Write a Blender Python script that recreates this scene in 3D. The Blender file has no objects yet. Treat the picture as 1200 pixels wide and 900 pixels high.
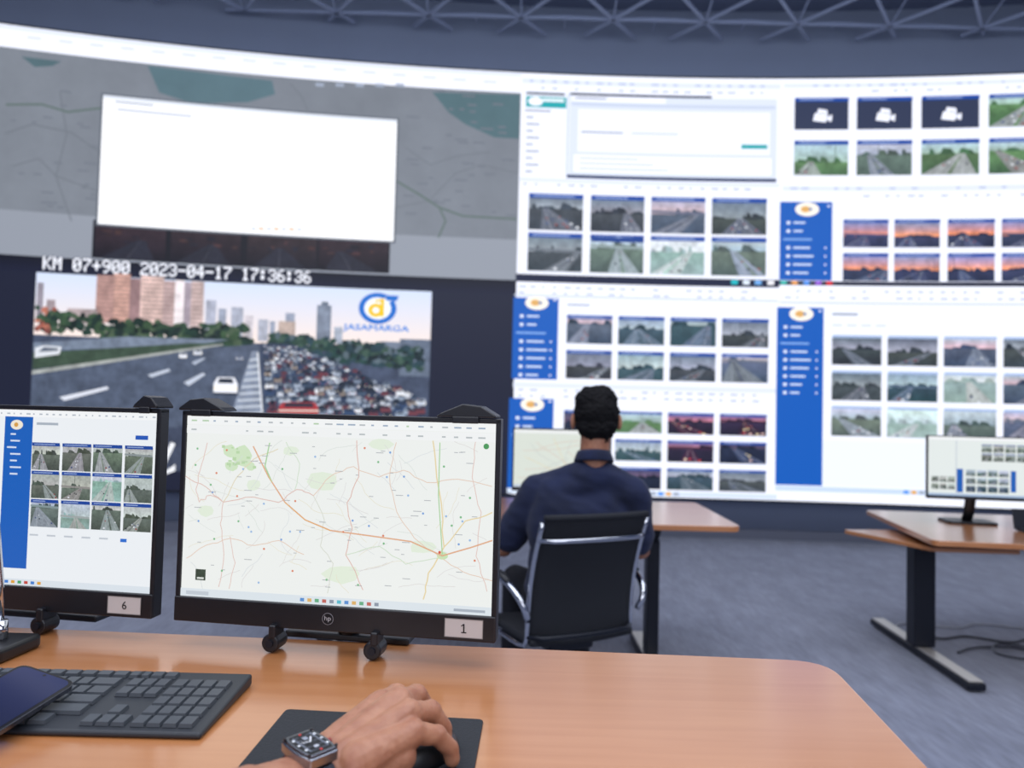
import bpy, bmesh, math, random
from mathutils import Vector, Matrix, noise
random.seed(7)
sc = bpy.context.scene
try:
    sc.view_settings.view_transform = 'Standard'
    sc.view_settings.look = 'None'
except Exception as e:
    print(e)
COL = sc.collection

# ------------------------------------------------------------------ helpers
def lin(c):
    return c/12.92 if c <= 0.04045 else ((c+0.055)/1.055)**2.4
def hx(h, a=1.0):
    h = h.lstrip('#')
    return tuple(lin(int(h[i:i+2], 16)/255) for i in (0, 2, 4)) + (a,)
def mixc(a, b, t):
    return tuple(a[i]*(1-t)+b[i]*t for i in range(3)) + (1.0,)

MATS = {}
def mat(name, color='#808080', rough=0.5, metal=0.0, nscale=0, namt=0.0, bump=0.0, coat=0.0, color2=None,
        stretch=(1, 1, 1), sss=0.0, spec=0.5, sheen=0.0):
    if name in MATS:
        return MATS[name]
    m = bpy.data.materials.new(name); m.use_nodes = True
    nt = m.node_tree; b = nt.nodes['Principled BSDF']
    c = hx(color)
    b.inputs['Base Color'].default_value = c
    b.inputs['Roughness'].default_value = rough
    b.inputs['Metallic'].default_value = metal
    b.inputs['Specular IOR Level'].default_value = spec
    b.inputs['Coat Weight'].default_value = coat
    b.inputs['Coat Roughness'].default_value = 0.12
    b.inputs['Sheen Weight'].default_value = sheen
    if sss:
        b.inputs['Subsurface Weight'].default_value = sss
        b.inputs['Subsurface Radius'].default_value = (0.01, 0.004, 0.002)
        b.inputs['Subsurface Scale'].default_value = 1.0
    if nscale:
        tc = nt.nodes.new('ShaderNodeTexCoord'); mp = nt.nodes.new('ShaderNodeMapping')
        mp.inputs['Scale'].default_value = stretch
        n = nt.nodes.new('ShaderNodeTexNoise'); n.inputs['Scale'].default_value = nscale
        n.inputs['Detail'].default_value = 6
        nt.links.new(tc.outputs['Object'], mp.inputs['Vector']); nt.links.new(mp.outputs[0], n.inputs['Vector'])
        mr = nt.nodes.new('ShaderNodeMapRange')
        mr.inputs['From Min'].default_value = 0.3; mr.inputs['From Max'].default_value = 0.7
        nt.links.new(n.outputs['Fac'], mr.inputs['Value'])
        mx = nt.nodes.new('ShaderNodeMix'); mx.data_type = 'RGBA'
        c2 = hx(color2) if color2 else tuple(x*(1-namt) for x in c[:3]) + (1,)
        mx.inputs[6].default_value = c; mx.inputs[7].default_value = c2
        nt.links.new(mr.outputs[0], mx.inputs[0]); nt.links.new(mx.outputs[2], b.inputs['Base Color'])
        if bump:
            bp = nt.nodes.new('ShaderNodeBump'); bp.inputs['Strength'].default_value = bump
            bp.inputs['Distance'].default_value = 0.01
            nt.links.new(n.outputs['Fac'], bp.inputs['Height']); nt.links.new(bp.outputs[0], b.inputs['Normal'])
    MATS[name] = m
    return m

def emat(name, strength, nscale=0, namt=0.0, rough=0.5, spec=0.3, lit=False):
    m = bpy.data.materials.new(name); m.use_nodes = True
    nt = m.node_tree; b = nt.nodes['Principled BSDF']
    at = nt.nodes.new('ShaderNodeAttribute'); at.attribute_name = 'Col'
    src = at.outputs['Color']
    if nscale:
        tc = nt.nodes.new('ShaderNodeTexCoord')
        n = nt.nodes.new('ShaderNodeTexNoise'); n.inputs['Scale'].default_value = nscale
        n.inputs['Detail'].default_value = 8; n.inputs['Roughness'].default_value = 0.7
        nt.links.new(tc.outputs['Object'], n.inputs['Vector'])
        mr = nt.nodes.new('ShaderNodeMapRange')
        mr.inputs['From Min'].default_value = 0.3; mr.inputs['From Max'].default_value = 0.7
        mr.inputs['To Min'].default_value = 1-namt; mr.inputs['To Max'].default_value = 1+namt
        nt.links.new(n.outputs['Fac'], mr.inputs['Value'])
        vm = nt.nodes.new('ShaderNodeVectorMath'); vm.operation = 'SCALE'
        nt.links.new(src, vm.inputs[0]); nt.links.new(mr.outputs[0], vm.inputs['Scale'])
        src = vm.outputs[0]
    b.inputs['Roughness'].default_value = rough
    b.inputs['Specular IOR Level'].default_value = spec
    if lit:
        nt.links.new(src, b.inputs['Base Color'])
    else:
        b.inputs['Base Color'].default_value = (0.01, 0.01, 0.012, 1)
        nt.links.new(src, b.inputs['Emission Color'])
        b.inputs['Emission Strength'].default_value = strength
    return m

def new_obj(name, mesh, parent=None, label=None, cat=None, kind=None, group=None):
    o = bpy.data.objects.new(name, mesh); COL.objects.link(o)
    if parent is not None: o.parent = parent
    if label: o['label'] = label
    if cat: o['category'] = cat
    if kind: o['kind'] = kind
    if group: o['group'] = group
    return o

def empty(name, loc, label, cat, group=None):
    o = new_obj(name, None, None, label, cat, None, group)
    o.location = loc; o.empty_display_size = 0.1
    return o

def origin_of(p):
    v = Vector((0, 0, 0))
    while p is not None:
        v += p.location; p = p.parent
    return v

class B:
    """mesh builder in world (or matrix-transformed) coordinates"""
    def __init__(s, M=None):
        s.v = []; s.f = []; s.M = M
    def add(s, vs, fs):
        o = len(s.v); s.v += [Vector(p) for p in vs]; s.f += [[i+o for i in f] for f in fs]; return s
    def box(s, c, size, R=None):
        c = Vector(c); h = Vector(size)/2
        vs = []
        for z in (-1, 1):
            for y in (-1, 1):
                for x in (-1, 1):
                    p = Vector((x*h.x, y*h.y, z*h.z))
                    if R is not None: p = R @ p
                    vs.append(c+p)
        return s.add(vs, [[0, 2, 3, 1], [4, 5, 7, 6], [0, 1, 5, 4], [2, 6, 7, 3], [0, 4, 6, 2], [1, 3, 7, 5]])
    def prism(s, pts, z0, z1):
        n = len(pts)
        vs = [(p[0], p[1], z0) for p in pts] + [(p[0], p[1], z1) for p in pts]
        fs = [list(range(n))[::-1], [n+i for i in range(n)]]
        fs += [[i, (i+1) % n, n+(i+1) % n, n+i] for i in range(n)]
        return s.add(vs, fs)
    def tube(s, path, r, seg=12, flat=1.0, up=None, closed=False):
        path = [Vector(p) for p in path]; n = len(path)
        rs = r if isinstance(r, (list, tuple)) else [r]*n
        u = None; vs = []
        for i, p in enumerate(path):
            if closed: d = path[(i+1) % n]-path[i-1]
            else: d = path[min(i+1, n-1)]-path[max(i-1, 0)]
            if d.length < 1e-9: d = Vector((0, 0, 1))
            d.normalize()
            if u is None:
                u = Vector(up) if up is not None else (Vector((0, 0, 1)) if abs(d.z) < 0.9 else Vector((1, 0, 0)))
            elif up is not None: u = Vector(up)
            u = u - d*u.dot(d)
            if u.length < 1e-6: u = d.orthogonal()
            u.normalize(); w = d.cross(u)
            for k in range(seg):
                a = 2*math.pi*k/seg
                vs.append(p + (u*math.sin(a)*flat + w*math.cos(a))*rs[i])
        fs = []
        m = n if closed else n-1
        for i in range(m):
            j = (i+1) % n
            for k in range(seg):
                fs.append([i*seg+k, i*seg+(k+1) % seg, j*seg+(k+1) % seg, j*seg+k])
        if not closed:
            fs.append(list(range(seg))[::-1]); fs.append([(n-1)*seg+k for k in range(seg)])
        return s.add(vs, fs)
    def cap(s, p0, r0, p1, r1, flat=1.0, up=None, seg=18):
        p0 = Vector(p0); p1 = Vector(p1); d = (p1-p0)
        if d.length < 1e-6: d = Vector((0, 0, 1))
        d.normalize()
        path = []; rs = []
        for i in range(7):
            a = math.radians(-88+88*i/6)
            path.append(p0+d*r0*math.sin(a)); rs.append(r0*math.cos(a))
        for i in range(7):
            a = math.radians(88*i/6)
            path.append(p1+d*r1*math.sin(a)); rs.append(r1*math.cos(a))
        u = Vector(up) if up is not None else (Vector((0, 0, 1)) if abs(d.z) < 0.9 else Vector((0, 1, 0)))
        u = (u-d*u.dot(d)).normalized(); w = d.cross(u); vs = []
        for p, r in zip(path, rs):
            for k in range(seg):
                a = 2*math.pi*k/seg
                vs.append(p+(u*math.sin(a)*flat+w*math.cos(a))*r)
        n = len(path); fs = []
        for i in range(n-1):
            for k in range(seg):
                fs.append([i*seg+k, i*seg+(k+1) % seg, (i+1)*seg+(k+1) % seg, (i+1)*seg+k])
        fs.append(list(range(seg))[::-1]); fs.append([(n-1)*seg+k for k in range(seg)])
        return s.add(vs, fs)
    def ell(s, c, r, R=None, seg=24, rings=14):
        c = Vector(c); vs = []; fs = []
        for i in range(rings+1):
            t = math.pi*i/rings
            t = min(max(t, 0.02), math.pi-0.02)
            for k in range(seg):
                a = 2*math.pi*k/seg
                p = Vector((r[0]*math.sin(t)*math.cos(a), r[1]*math.sin(t)*math.sin(a), r[2]*math.cos(t)))
                if R is not None: p = R @ p
                vs.append(c+p)
        for i in range(rings):
            for k in range(seg):
                fs.append([i*seg+k, (i+1)*seg+k, (i+1)*seg+(k+1) % seg, i*seg+(k+1) % seg])
        fs.append(list(range(seg))); fs.append([rings*seg+k for k in range(seg)][::-1])
        return s.add(vs, fs)
    def grid(s, fn, nu, nv, thick=None):
        vs = [fn(i/nu, j/nv) for j in range(nv+1) for i in range(nu+1)]
        fs = [[j*(nu+1)+i, j*(nu+1)+i+1, (j+1)*(nu+1)+i+1, (j+1)*(nu+1)+i] for j in range(nv) for i in range(nu)]
        return s.add(vs, fs)
    def done(s, name, m, parent=None, bevel=0, smooth=False, label=None, cat=None, kind=None, group=None,
             remesh=0, sm=0, solid=0, origin=None, subd=0, fn=None):
        vs = s.v
        if s.M is not None: vs = [s.M @ p for p in vs]
        og = origin_of(parent) if parent is not None else (Vector(origin) if origin is not None else Vector((0, 0, 0)))
        me = bpy.data.meshes.new(name)
        me.from_pydata([tuple(p-og) for p in vs], [], s.f)
        me.update()
        bm = bmesh.new(); bm.from_mesh(me); bmesh.ops.recalc_face_normals(bm, faces=bm.faces); bm.to_mesh(me); bm.free()
        me.materials.append(m)
        o = new_obj(name, me, parent, label, cat, kind, group)
        if parent is None and origin is not None: o.location = og
        if remesh:
            md = o.modifiers.new('r', 'REMESH'); md.mode = 'VOXEL'; md.voxel_size = remesh
            if sm:
                m2 = o.modifiers.new('s', 'SMOOTH'); m2.factor = 0.5; m2.iterations = sm
            dg = bpy.context.evaluated_depsgraph_get(); dg.update()
            nm = bpy.data.meshes.new_from_object(o.evaluated_get(dg))
            o.modifiers.clear(); o.data = nm
            if not nm.materials: nm.materials.append(m)
            if fn:
                cos = [v.co.copy() for v in nm.vertices]; nos = [v.normal.copy() for v in nm.vertices]
                flat = []
                for c_, n_ in zip(cos, nos):
                    q = fn(c_+og, n_)-og; flat += [q.x, q.y, q.z]
                nm.vertices.foreach_set('co', flat); nm.update()
            smooth = True
        if solid:
            md = o.modifiers.new('t', 'SOLIDIFY'); md.thickness = solid; md.offset = 0
        if bevel:
            md = o.modifiers.new('b', 'BEVEL'); md.width = bevel; md.segments = 3; md.limit_method = 'ANGLE'
            md.angle_limit = math.radians(40)
        if subd:
            md = o.modifiers.new('u', 'SUBSURF'); md.levels = subd; md.render_levels = subd
        if smooth:
            o.data.polygons.foreach_set('use_smooth', [True]*len(o.data.polygons))
        return o

def round_poly(pts, rad, n=6):
    out = []; N = len(pts)
    rads = rad if isinstance(rad, (list, tuple)) else [rad]*N
    for i in range(N):
        p = Vector(pts[i][:2]); a = Vector(pts[i-1][:2]); c = Vector(pts[(i+1) % N][:2]); r = rads[i]
        if r <= 0: out.append((p.x, p.y)); continue
        d1 = (a-p).normalized()*r; d2 = (c-p).normalized()*r
        for k in range(n+1):
            t = k/n
            q = (p+d1)*(1-t)**2 + p*2*t*(1-t) + (p+d2)*t*t
            out.append((q.x, q.y))
    return out

# text glyph cache
_T = {}
def text2d(body):
    if body in _T: return _T[body]
    cu = bpy.data.curves.new('t', 'FONT'); cu.body = body; cu.resolution_u = 3
    ob = bpy.data.objects.new('t', cu); COL.objects.link(ob)
    dg = bpy.context.evaluated_depsgraph_get(); dg.update()
    me = bpy.data.meshes.new_from_object(ob.evaluated_get(dg))
    vs = [(v.co.x, v.co.y) for v in me.vertices]; fs = [list(p.vertices) for p in me.polygons]
    bpy.data.objects.remove(ob); bpy.data.curves.remove(cu); bpy.data.meshes.remove(me)
    x0 = min(v[0] for v in vs); x1 = max(v[0] for v in vs); y0 = min(v[1] for v in vs); y1 = max(v[1] for v in vs)
    vs = [((x-x0)/(x1-x0), (y-y0)/(y1-y0)) for x, y in vs]
    _T[body] = (vs, fs, (x1-x0)/(y1-y0)); return _T[body]

DOT = {'K': ['10001', '10010', '10100', '11000', '10100', '10010', '10001'], 'M': ['10001', '11011', '10101', '10101', '10001', '10001', '10001'],
 '0': ['01110', '10001', '10011', '10101', '11001', '10001', '01110'], '1': ['00100', '01100', '00100', '00100', '00100', '00100', '01110'],
 '2': ['01110', '10001', '00001', '00110', '01000', '10000', '11111'], '3': ['01110', '10001', '00001', '00110', '00001', '10001', '01110'],
 '4': ['00010', '00110', '01010', '10010', '11111', '00010', '00010'], '6': ['00110', '01000', '10000', '11110', '10001', '10001', '01110'],
 '7': ['11111', '00001', '00010', '00100', '01000', '01000', '01000'], '9': ['01110', '10001', '10001', '01111', '00001', '00010', '01100'],
 '+': ['00000', '00100', '00100', '11111', '00100', '00100', '00000'], '-': ['00000', '00000', '00000', '11111', '00000', '00000', '00000'],
 ':': ['00000', '01100', '01100', '00000', '01100', '01100', '00000'], ' ': ['00000']*7}

class Canvas:
    def __init__(s, fmap, step=None):
        s.map = fmap; s.V = []; s.F = []; s.C = []; s.M = []; s.step = step
    def _emit(s, pts, col, layer, m):
        o = len(s.V)
        for a, b in pts:
            s.V.append(s.map(a, b, layer))
        s.F.append(list(range(o, o+len(pts))))
        for a, b in pts:
            s.C.append(col(a, b) if callable(col) else col)
        s.M.append(m)
    def poly(s, pts, col, layer=1, m=0):
        pts = [tuple(p) for p in pts]
        a0 = min(p[0] for p in pts); a1 = max(p[0] for p in pts)
        if s.step and a1-a0 > s.step:
            n = int(math.ceil((a1-a0)/s.step))
            for i in range(n):
                lo = a0+(a1-a0)*i/n; hi = a0+(a1-a0)*(i+1)/n
                q = clip(clip(pts, lo, 1), hi, -1)
                if len(q) >= 3: s._emit(q, col, layer, m)
        else:
            s._emit(pts, col, layer, m)
    def rect(s, a0, b0, a1, b1, col, layer=1, m=0):
        s.poly([(a0, b0), (a1, b0), (a1, b1), (a0, b1)], col, layer, m)
    def vgrad(s, a0, b0, a1, b1, cb, ct, layer=1, m=0):
        s.rect(a0, b0, a1, b1, lambda a, b: mixc(cb, ct, (b-b0)/(b1-b0) if b1 != b0 else 0), layer, m)
    def line(s, pts, w, col, layer=2, m=0):
        for p, q in zip(pts[:-1], pts[1:]):
            d = Vector((q[0]-p[0], q[1]-p[1]))
            if d.length < 1e-7: continue
            n = Vector((-d.y, d.x)).normalized()*w/2
            e = d.normalized()*w*0.2
            s.poly([(p[0]-n.x-e.x, p[1]-n.y-e.y), (q[0]-n.x+e.x, q[1]-n.y+e.y), (q[0]+n.x+e.x, q[1]+n.y+e.y), (p[0]+n.x-e.x, p[1]+n.y-e.y)], col, layer, m)
    def disc(s, a, b, ra, rb, col, layer=2, n=20, m=0):
        s.poly([(a+ra*math.cos(2*math.pi*i/n), b+rb*math.sin(2*math.pi*i/n)) for i in range(n)], col, layer, m)
    def arc(s, a, b, r0, r1, asp, d0, d1, col, layer=2, n=28, m=0):
        for i in range(n):
            t0 = math.radians(d0+(d1-d0)*i/n); t1 = math.radians(d0+(d1-d0)*(i+1)/n)
            s.poly([(a+r0*math.cos(t0), b+asp*r0*math.sin(t0)), (a+r1*math.cos(t0), b+asp*r1*math.sin(t0)),
                    (a+r1*math.cos(t1), b+asp*r1*math.sin(t1)), (a+r0*math.cos(t1), b+asp*r0*math.sin(t1))], col, layer, m)
    def text(s, body, a, b, h, col, layer=3, w=None, m=0):
        vs, fs, asp = text2d(body)
        if w is None: w = h*asp
        for f in fs:
            s._emit([(a+vs[i][0]*w, b+vs[i][1]*h) for i in f], col, layer, m)
    def dots(s, body, a, b, h, w, col, back, layer=3, slope=0):
        p = w/len(body); dx = p/6.0; dy = h/7
        for i, ch in enumerate(body):
            for r, row in enumerate(DOT[ch]):
                for c_, bit in enumerate(row):
                    if bit == '1':
                        x = a+i*p+c_*dx; y = b+(6-r)*dy
                        s.rect(x-dx*.45, y-dy*.45, x+dx*1.45, y+dy*1.45, back, layer)
                        s.rect(x-dx*.08, y, x+dx*1.15, y+dy*1.02, col, layer+1)
    def done(s, name, mats, parent, label=None):
        og = origin_of(parent)
        me = bpy.data.meshes.new(name)
        me.from_pydata([tuple(Vector(p)-og) for p in s.V], [], s.F); me.update()
        ca = me.color_attributes.new('Col', 'FLOAT_COLOR', 'CORNER')
        flat = []
        for c in s.C: flat += [c[0], c[1], c[2], 1.0]
        ca.data.foreach_set('color', flat)
        for m in mats: me.materials.append(m)
        me.polygons.foreach_set('material_index', s.M)
        return new_obj(name, me, parent, label)

def clip(pts, x, sgn):
    out = []
    for i in range(len(pts)):
        p = pts[i-1]; q = pts[i]
        ip = (p[0]-x)*sgn >= -1e-9; iq = (q[0]-x)*sgn >= -1e-9
        if ip != iq:
            t = (x-p[0])/(q[0]-p[0]); out.append((x, p[1]+t*(q[1]-p[1])))
        if iq: out.append(q)
    return out

# ------------------------------------------------------------------ palette
WHITE = hx('#edf0fd'); OFFW = hx('#dbe2f3'); PALE = hx('#c5d0e6'); GREYT = hx('#9aa4b8')
BLUE = hx('#0f57b3'); NAVY = hx('#123a86'); BLACK = hx('#0c0f1c'); TEAL = hx('#20a0a8')

def J(c, amt, rnd):
    k = 1+rnd.uniform(-amt, amt)
    return tuple(min(1, x*k*(1+rnd.uniform(-.08, .08))) for x in c[:3])+(1,)

def thumb(cv, a0, b0, a1, b1, kind, seed, layer=3, caption=True, m=1):
    r = random.Random(seed); w = a1-a0; h = b1-b0
    X = lambda t: a0+w*t
    Y = lambda t: b0+h*t
    if kind == 'dark':
        cv.vgrad(a0, b0, a1, b1, J(hx('#12121c'), .3, r), J(hx('#2b2026'), .3, r), layer, m)
        vx = r.uniform(.3, .7)
        cv.poly([(X(.1), b0), (X(.85), b0), (X(vx+.05), Y(.62)), (X(vx-.05), Y(.62))], hx('#232430'), layer+1, m)
        cv.poly([(X(.44), b0), (X(.48), b0), (X(vx+.004), Y(.62)), (X(vx-.004), Y(.62))], hx('#34343f'), layer+2, m)
        for i in range(8):
            t0 = r.uniform(0, .9); t1 = r.uniform(.5, .8)
            cv.rect(X(t0), Y(t1), X(min(1, t0+r.uniform(.04, .14))), Y(t1+r.uniform(.03, .14)), J(hx('#3a2626' if i % 2 else '#1a1c28'), .4, r), layer+1, m)
        return
    if kind == 'offline':
        cv.rect(a0, b0, a1, b1, hx('#2e3650'), layer)
        c = WHITE
        cv.poly([(X(.34), Y(.30)), (X(.58), Y(.24)), (X(.62), Y(.50)), (X(.38), Y(.56))], c, layer+1)
        cv.poly([(X(.42), Y(.56)), (X(.62), Y(.52)), (X(.60), Y(.66)), (X(.44), Y(.70))], c, layer+1)
        cv.poly([(X(.60), Y(.32)), (X(.69), Y(.26)), (X(.70), Y(.50)), (X(.62), Y(.44))], c, layer+1)
    else:
        sets = {
         'day':    ('#c0cddc', '#a0b0c2', '#687870', '#4a5a56', '#868e9a'),
         'green':  ('#b2c6d4', '#9cb3a8', '#587a52', '#46684a', '#8c9192'),
         'dusk':   ('#5d6a7c', '#959aa8', '#434c4e', '#303840', '#646b78'),
         'sunset': ('#6c84b4', '#f0945c', '#353a58', '#222c4a', '#454e6a'),
         'pink':   ('#a2acc0', '#cdb0b6', '#586478', '#34445a', '#727a8c'),
         'teal':   ('#7c92a8', '#aebac6', '#3a525c', '#263e48', '#58687a'),
         'night':  ('#2a3a5c', '#66546c', '#202a40', '#141e34', '#3a4660'),
         'nightred': ('#4a5a98', '#c8808c', '#2e2640', '#161628', '#402238'),
         'snow':   ('#d5dde4', '#bccbd0', '#86a09c', '#90a8a6', '#a9b1b4'),
         'gray':   ('#b2b8b6', '#bfc4c0', '#6b776c', '#49534c', '#8d9392')}
        st, sh, g1, g0, rd = [J(hx(x), .2, r) for x in sets[kind]]
        hz = r.uniform(.40, .78) if kind != 'sunset' else r.uniform(.38, .5)
        if kind == 'sunset':
            md = mixc(sh, st, .55)
            cv.vgrad(a0, Y(hz+.25), a1, b1, md, st, layer, m)
            cv.vgrad(a0, Y(hz), a1, Y(hz+.25), sh, md, layer, m)
        else: cv.vgrad(a0, Y(hz), a1, b1, sh, st, layer, m)
        cv.vgrad(a0, b0, a1, Y(hz), g0, g1, layer, m)
        big = .2 if kind != 'sunset' else .1
        for i in range(r.randint(4, 11)):
            t0 = r.uniform(0, .85); ww = r.uniform(.06, .28); hh = r.uniform(.03, big)
            cv.poly([(X(t0), Y(hz-.02)), (X(min(1, t0+ww)), Y(hz-.02)), (X(min(1, t0+ww*.7)), Y(min(.92, hz+hh*.8))), (X(t0+ww*.2), Y(min(.92, hz+hh)))], J(g0, .3, r), layer+1, m)
        vx = r.uniform(.06, .94)
        e = r.uniform(-.35, .35)
        hw = r.uniform(.18, .5)
        cl = lambda t: min(1, max(0, t))
        cv.poly([(X(cl(.5-hw+e)), b0), (X(cl(.5+hw+e)), b0), (X(min(1, vx+.05)), Y(hz)), (X(max(0, vx-.05)), Y(hz))], rd, layer+2, m)
        if r.random() < .6: cv.poly([(X(cl(.47+e)), b0), (X(cl(.53+e)), b0), (X(vx+.006), Y(hz)), (X(vx-.006), Y(hz))], J(g1, .3, r), layer+3, m)
        lc = mixc(rd, WHITE, .22)
        for q in (-.5, .5):
            cv.poly([(X(cl(.5+q*hw+e-.010)), b0), (X(cl(.5+q*hw+e+.010)), b0), (X(vx+q*.05+.003), Y(hz)), (X(vx+q*.05-.003), Y(hz))], lc, layer+3)
        if r.random() < .3:
            t0 = r.uniform(.1, .9); cv.rect(X(t0), Y(hz-.05), X(t0+.012), Y(.92), J(g0, .2, r), layer+4)
        if r.random() < .2:
            cv.poly([(X(0), Y(hz+.02)), (X(1), Y(hz-.02)), (X(1), Y(hz+.06)), (X(0), Y(hz+.10))], J(rd, .2, r), layer+4)
        pal = [hx('#d6dae2'), hx('#20242c'), hx('#8a8f99'), hx('#8a4a48'), hx('#3c4d78')]
        if kind in ('night', 'nightred'): pal = [hx('#f5e2b0'), hx('#d8443a'), hx('#ffd9d0'), hx('#141824')]
        for i in range(r.randint(1, 18)):
            t = r.random()**.8; s = .055*(1-t)+.012
            xx = vx+(cl(.5+e+r.choice((-.75, -.25, .25, .75))*hw)-vx)*(1-t)
            if xx < .03 or xx+s > .97: continue
            cv.rect(X(xx), Y(hz*t*.95), X(xx+s), Y(min(hz*t*.95+s*1.0, .95)), r.choice(pal), layer+4)
    if caption:
        cv.rect(a0, Y(.93), a1, Y(1.06), hx('#16449a'), layer+5)
        cv.rect(X(.08), Y(.98), X(r.uniform(.5, .9)), Y(1.01), hx('#9fb4dd'), layer+6)

# ------------------------------------------------------------------ VIDEO WALL
CX, CY, R = 1.36, -18.18, 26.0
def wallpt(s, z, off=0.0):
    a = s/R; rr = R-off
    return Vector((CX+rr*math.sin(a), CY+rr*math.cos(a), z))
def S(u):
    d = u-605
    return -1.34+0.009168*d+1.329e-6*d*d if d < 0 else -1.34+0.009342*d-8.15e-7*d*d
def interp(x, tb):
    if x <= tb[0][0]: return tb[0][1]
    for (x0, y0), (x1, y1) in zip(tb[:-1], tb[1:]):
        if x <= x1: return y0+(y1-y0)*(x-x0)/(x1-x0)
    return tb[-1][1]
def Z(u, v):
    vs = 303+.0364*u if u < 605 else 327+.0168*(u-605)
    k = interp(u, [(0, 120), (300, 112.5), (605, 108), (915, 109), (1200, 114)])
    return 2.70+(vs-v)/(k if v < vs else k*1.03)

WS = 1.2
wall_e = emat('led_display', WS)
wall_v = emat('led_camera_feed', WS, 9, .4)
wall_m = emat('led_map', WS, 1.6, .10)

vw = empty('video_wall', wallpt(0, 0.43), 'huge curved LED video wall showing maps and traffic camera feeds', 'video wall')
WL = -8.34; WR = 7.06; WB = .43; WT = 4.95
b = B()
def shell(b, s0, s1, z0, z1, o0, o1, n):
    vs = []
    for i in range(n+1):
        s = s0+(s1-s0)*i/n
        vs += [wallpt(s, z0, o0), wallpt(s, z1, o0), wallpt(s, z1, o1), wallpt(s, z0, o1)]
    fs = []
    for i in range(n):
        for k in range(4):
            fs.append([i*4+k, i*4+(k+1) % 4, (i+1)*4+(k+1) % 4, (i+1)*4+k])
    fs += [[0, 1, 2, 3], [n*4+3, n*4+2, n*4+1, n*4]]
    b.add(vs, fs)
shell(b, WL, WR, WB-.02, WT+.02, -.10, -.004, 60)
b.done('housing', mat('black_housing', '#15171d', .5), vw)

wmap = lambda soff: (lambda a, b, l: wallpt(a+soff, b, .0+l*.0022))
class WC(Canvas):
    uref = None
    def pr(s, u0, v0, u1, v1, col, layer=2, m=0):
        uc = s.uref if s.uref else (u0+u1)/2
        s.rect(S(u0), Z(uc, v1), S(u1), Z(uc, v0), col, layer, m)
    def pp(s, pts, col, layer=2, m=0):
        s.poly([(S(u), Z(u, v)) for u, v in pts], col, layer, m)
    def pl(s, pts, w, col, layer=3, m=0):
        s.line([(S(u), Z(u, v)) for u, v in pts], w/110, col, layer, m)
    def pt(s, u0, v0, u1, v1, kind, seed, layer=3, caption=True):
        uc = s.uref if s.uref else (u0+u1)/2
        thumb(s, S(u0), Z(uc, v1), S(u1), Z(uc, v0), kind, seed, layer, caption)

# --- map desktop (upper left)
c = WC(wmap(0), .35)
c.rect(WL, 2.70, -1.34, WT, hx('#767c86'), 0, 2)
c.rect(WL, Z(300, 86), -1.34, WT, WHITE, 1)
c.rect(WL, Z(300, 62), -1.34, Z(300, 66), OFFW, 2)
for i in range(16):
    u = 20+i*36
    c.pr(u, 52+.083*u-7, u+16, 52+.083*u-5, hx('#cbd3e2'), 2)
for i in range(5): c.pr(360+i*24, 94, 370+i*24, 98, GREYT, 3)
c.pp([(160, 76), (308, 92), (312, 108), (280, 118), (215, 120), (175, 108)], hx('#556e78'), 1, 2)
c.pp([(500, 104), (604, 108), (604, 160), (575, 158), (540, 142), (520, 128)], hx('#506a72'), 1, 2)
c.pp([(14, 70), (60, 74), (50, 80), (30, 82)], hx('#4e656d'), 1, 2)
rl = hx('#6b717a'); rg = hx('#5a6a66')
c.pl([(0, 128), (40, 126), (70, 134), (110, 128)], 2.2, rg)
c.pl([(0, 162), (30, 150), (75, 158), (108, 180)], 1.6, rl)
c.pl([(10, 200), (40, 190), (60, 210), (108, 226)], 1.4, rl)
c.pl([(60, 110), (70, 160), (60, 210), (80, 262)], 1.3, rl)
c.pl([(462, 210), (490, 226), (512, 240), (540, 250), (603, 254)], 2.4, rg)
c.pl([(512, 240), (520, 256), (512, 275)], 2.2, rg)
c.pl([(462, 240), (500, 232), (530, 200), (560, 190), (603, 200)], 1.2, rl)
c.pl([(470, 170), (500, 190), (530, 180), (570, 175)], 1.2, rl)
c.pl([(330, 95), (345, 112), (352, 128)], 1.2, rl)
rr = random.Random(3)
for i in range(60):
    u = rr.choice((rr.uniform(0, 105), rr.uniform(465, 600))); v = rr.uniform(100, 250)
    c.pr(u, v, u+rr.uniform(5, 16), v+2.0, hx('#6b717c'), 3)
c.rect(WL, 2.70, -1.34, Z(280, 264), hx('#8c929e'), 2)
c.rect(S(105), 2.72, S(455), Z(280, 268), hx('#101119'), 3)
for i, q in enumerate((108, 196, 286, 371)):
    thumb(c, S(q), 2.73, S(q+82), Z(280, 274), 'dark', 40+i, 4, False)
c.rect(S(111)-.02, Z(285, 273)-.02, S(459)+.02, Z(285, 127)+.02, hx('#5d636e'), 12)
c.rect(S(111), Z(285, 273), S(459), Z(285, 127), hx('#fafbff'), 13)
c.rect(S(111), Z(285, 131), S(459), Z(285, 127), hx('#d9dfeb'), 14)
c.pr(125, 122, 170, 124, GREYT, 15)
c.pr(128, 132, 215, 135, hx('#c4cad8'), 15)
c.pr(130, 143, 190, 145, hx('#dadfe9'), 15)
for i in range(7): c.pr(290+i*9, 266, 296+i*9, 269, hx('#e0bb9c') if i % 2 else hx('#c9cfdd'), 15)
c.done('map_screen', [wall_e, wall_v, wall_m], vw, 'grey map desktop with a white dialog window')

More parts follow.
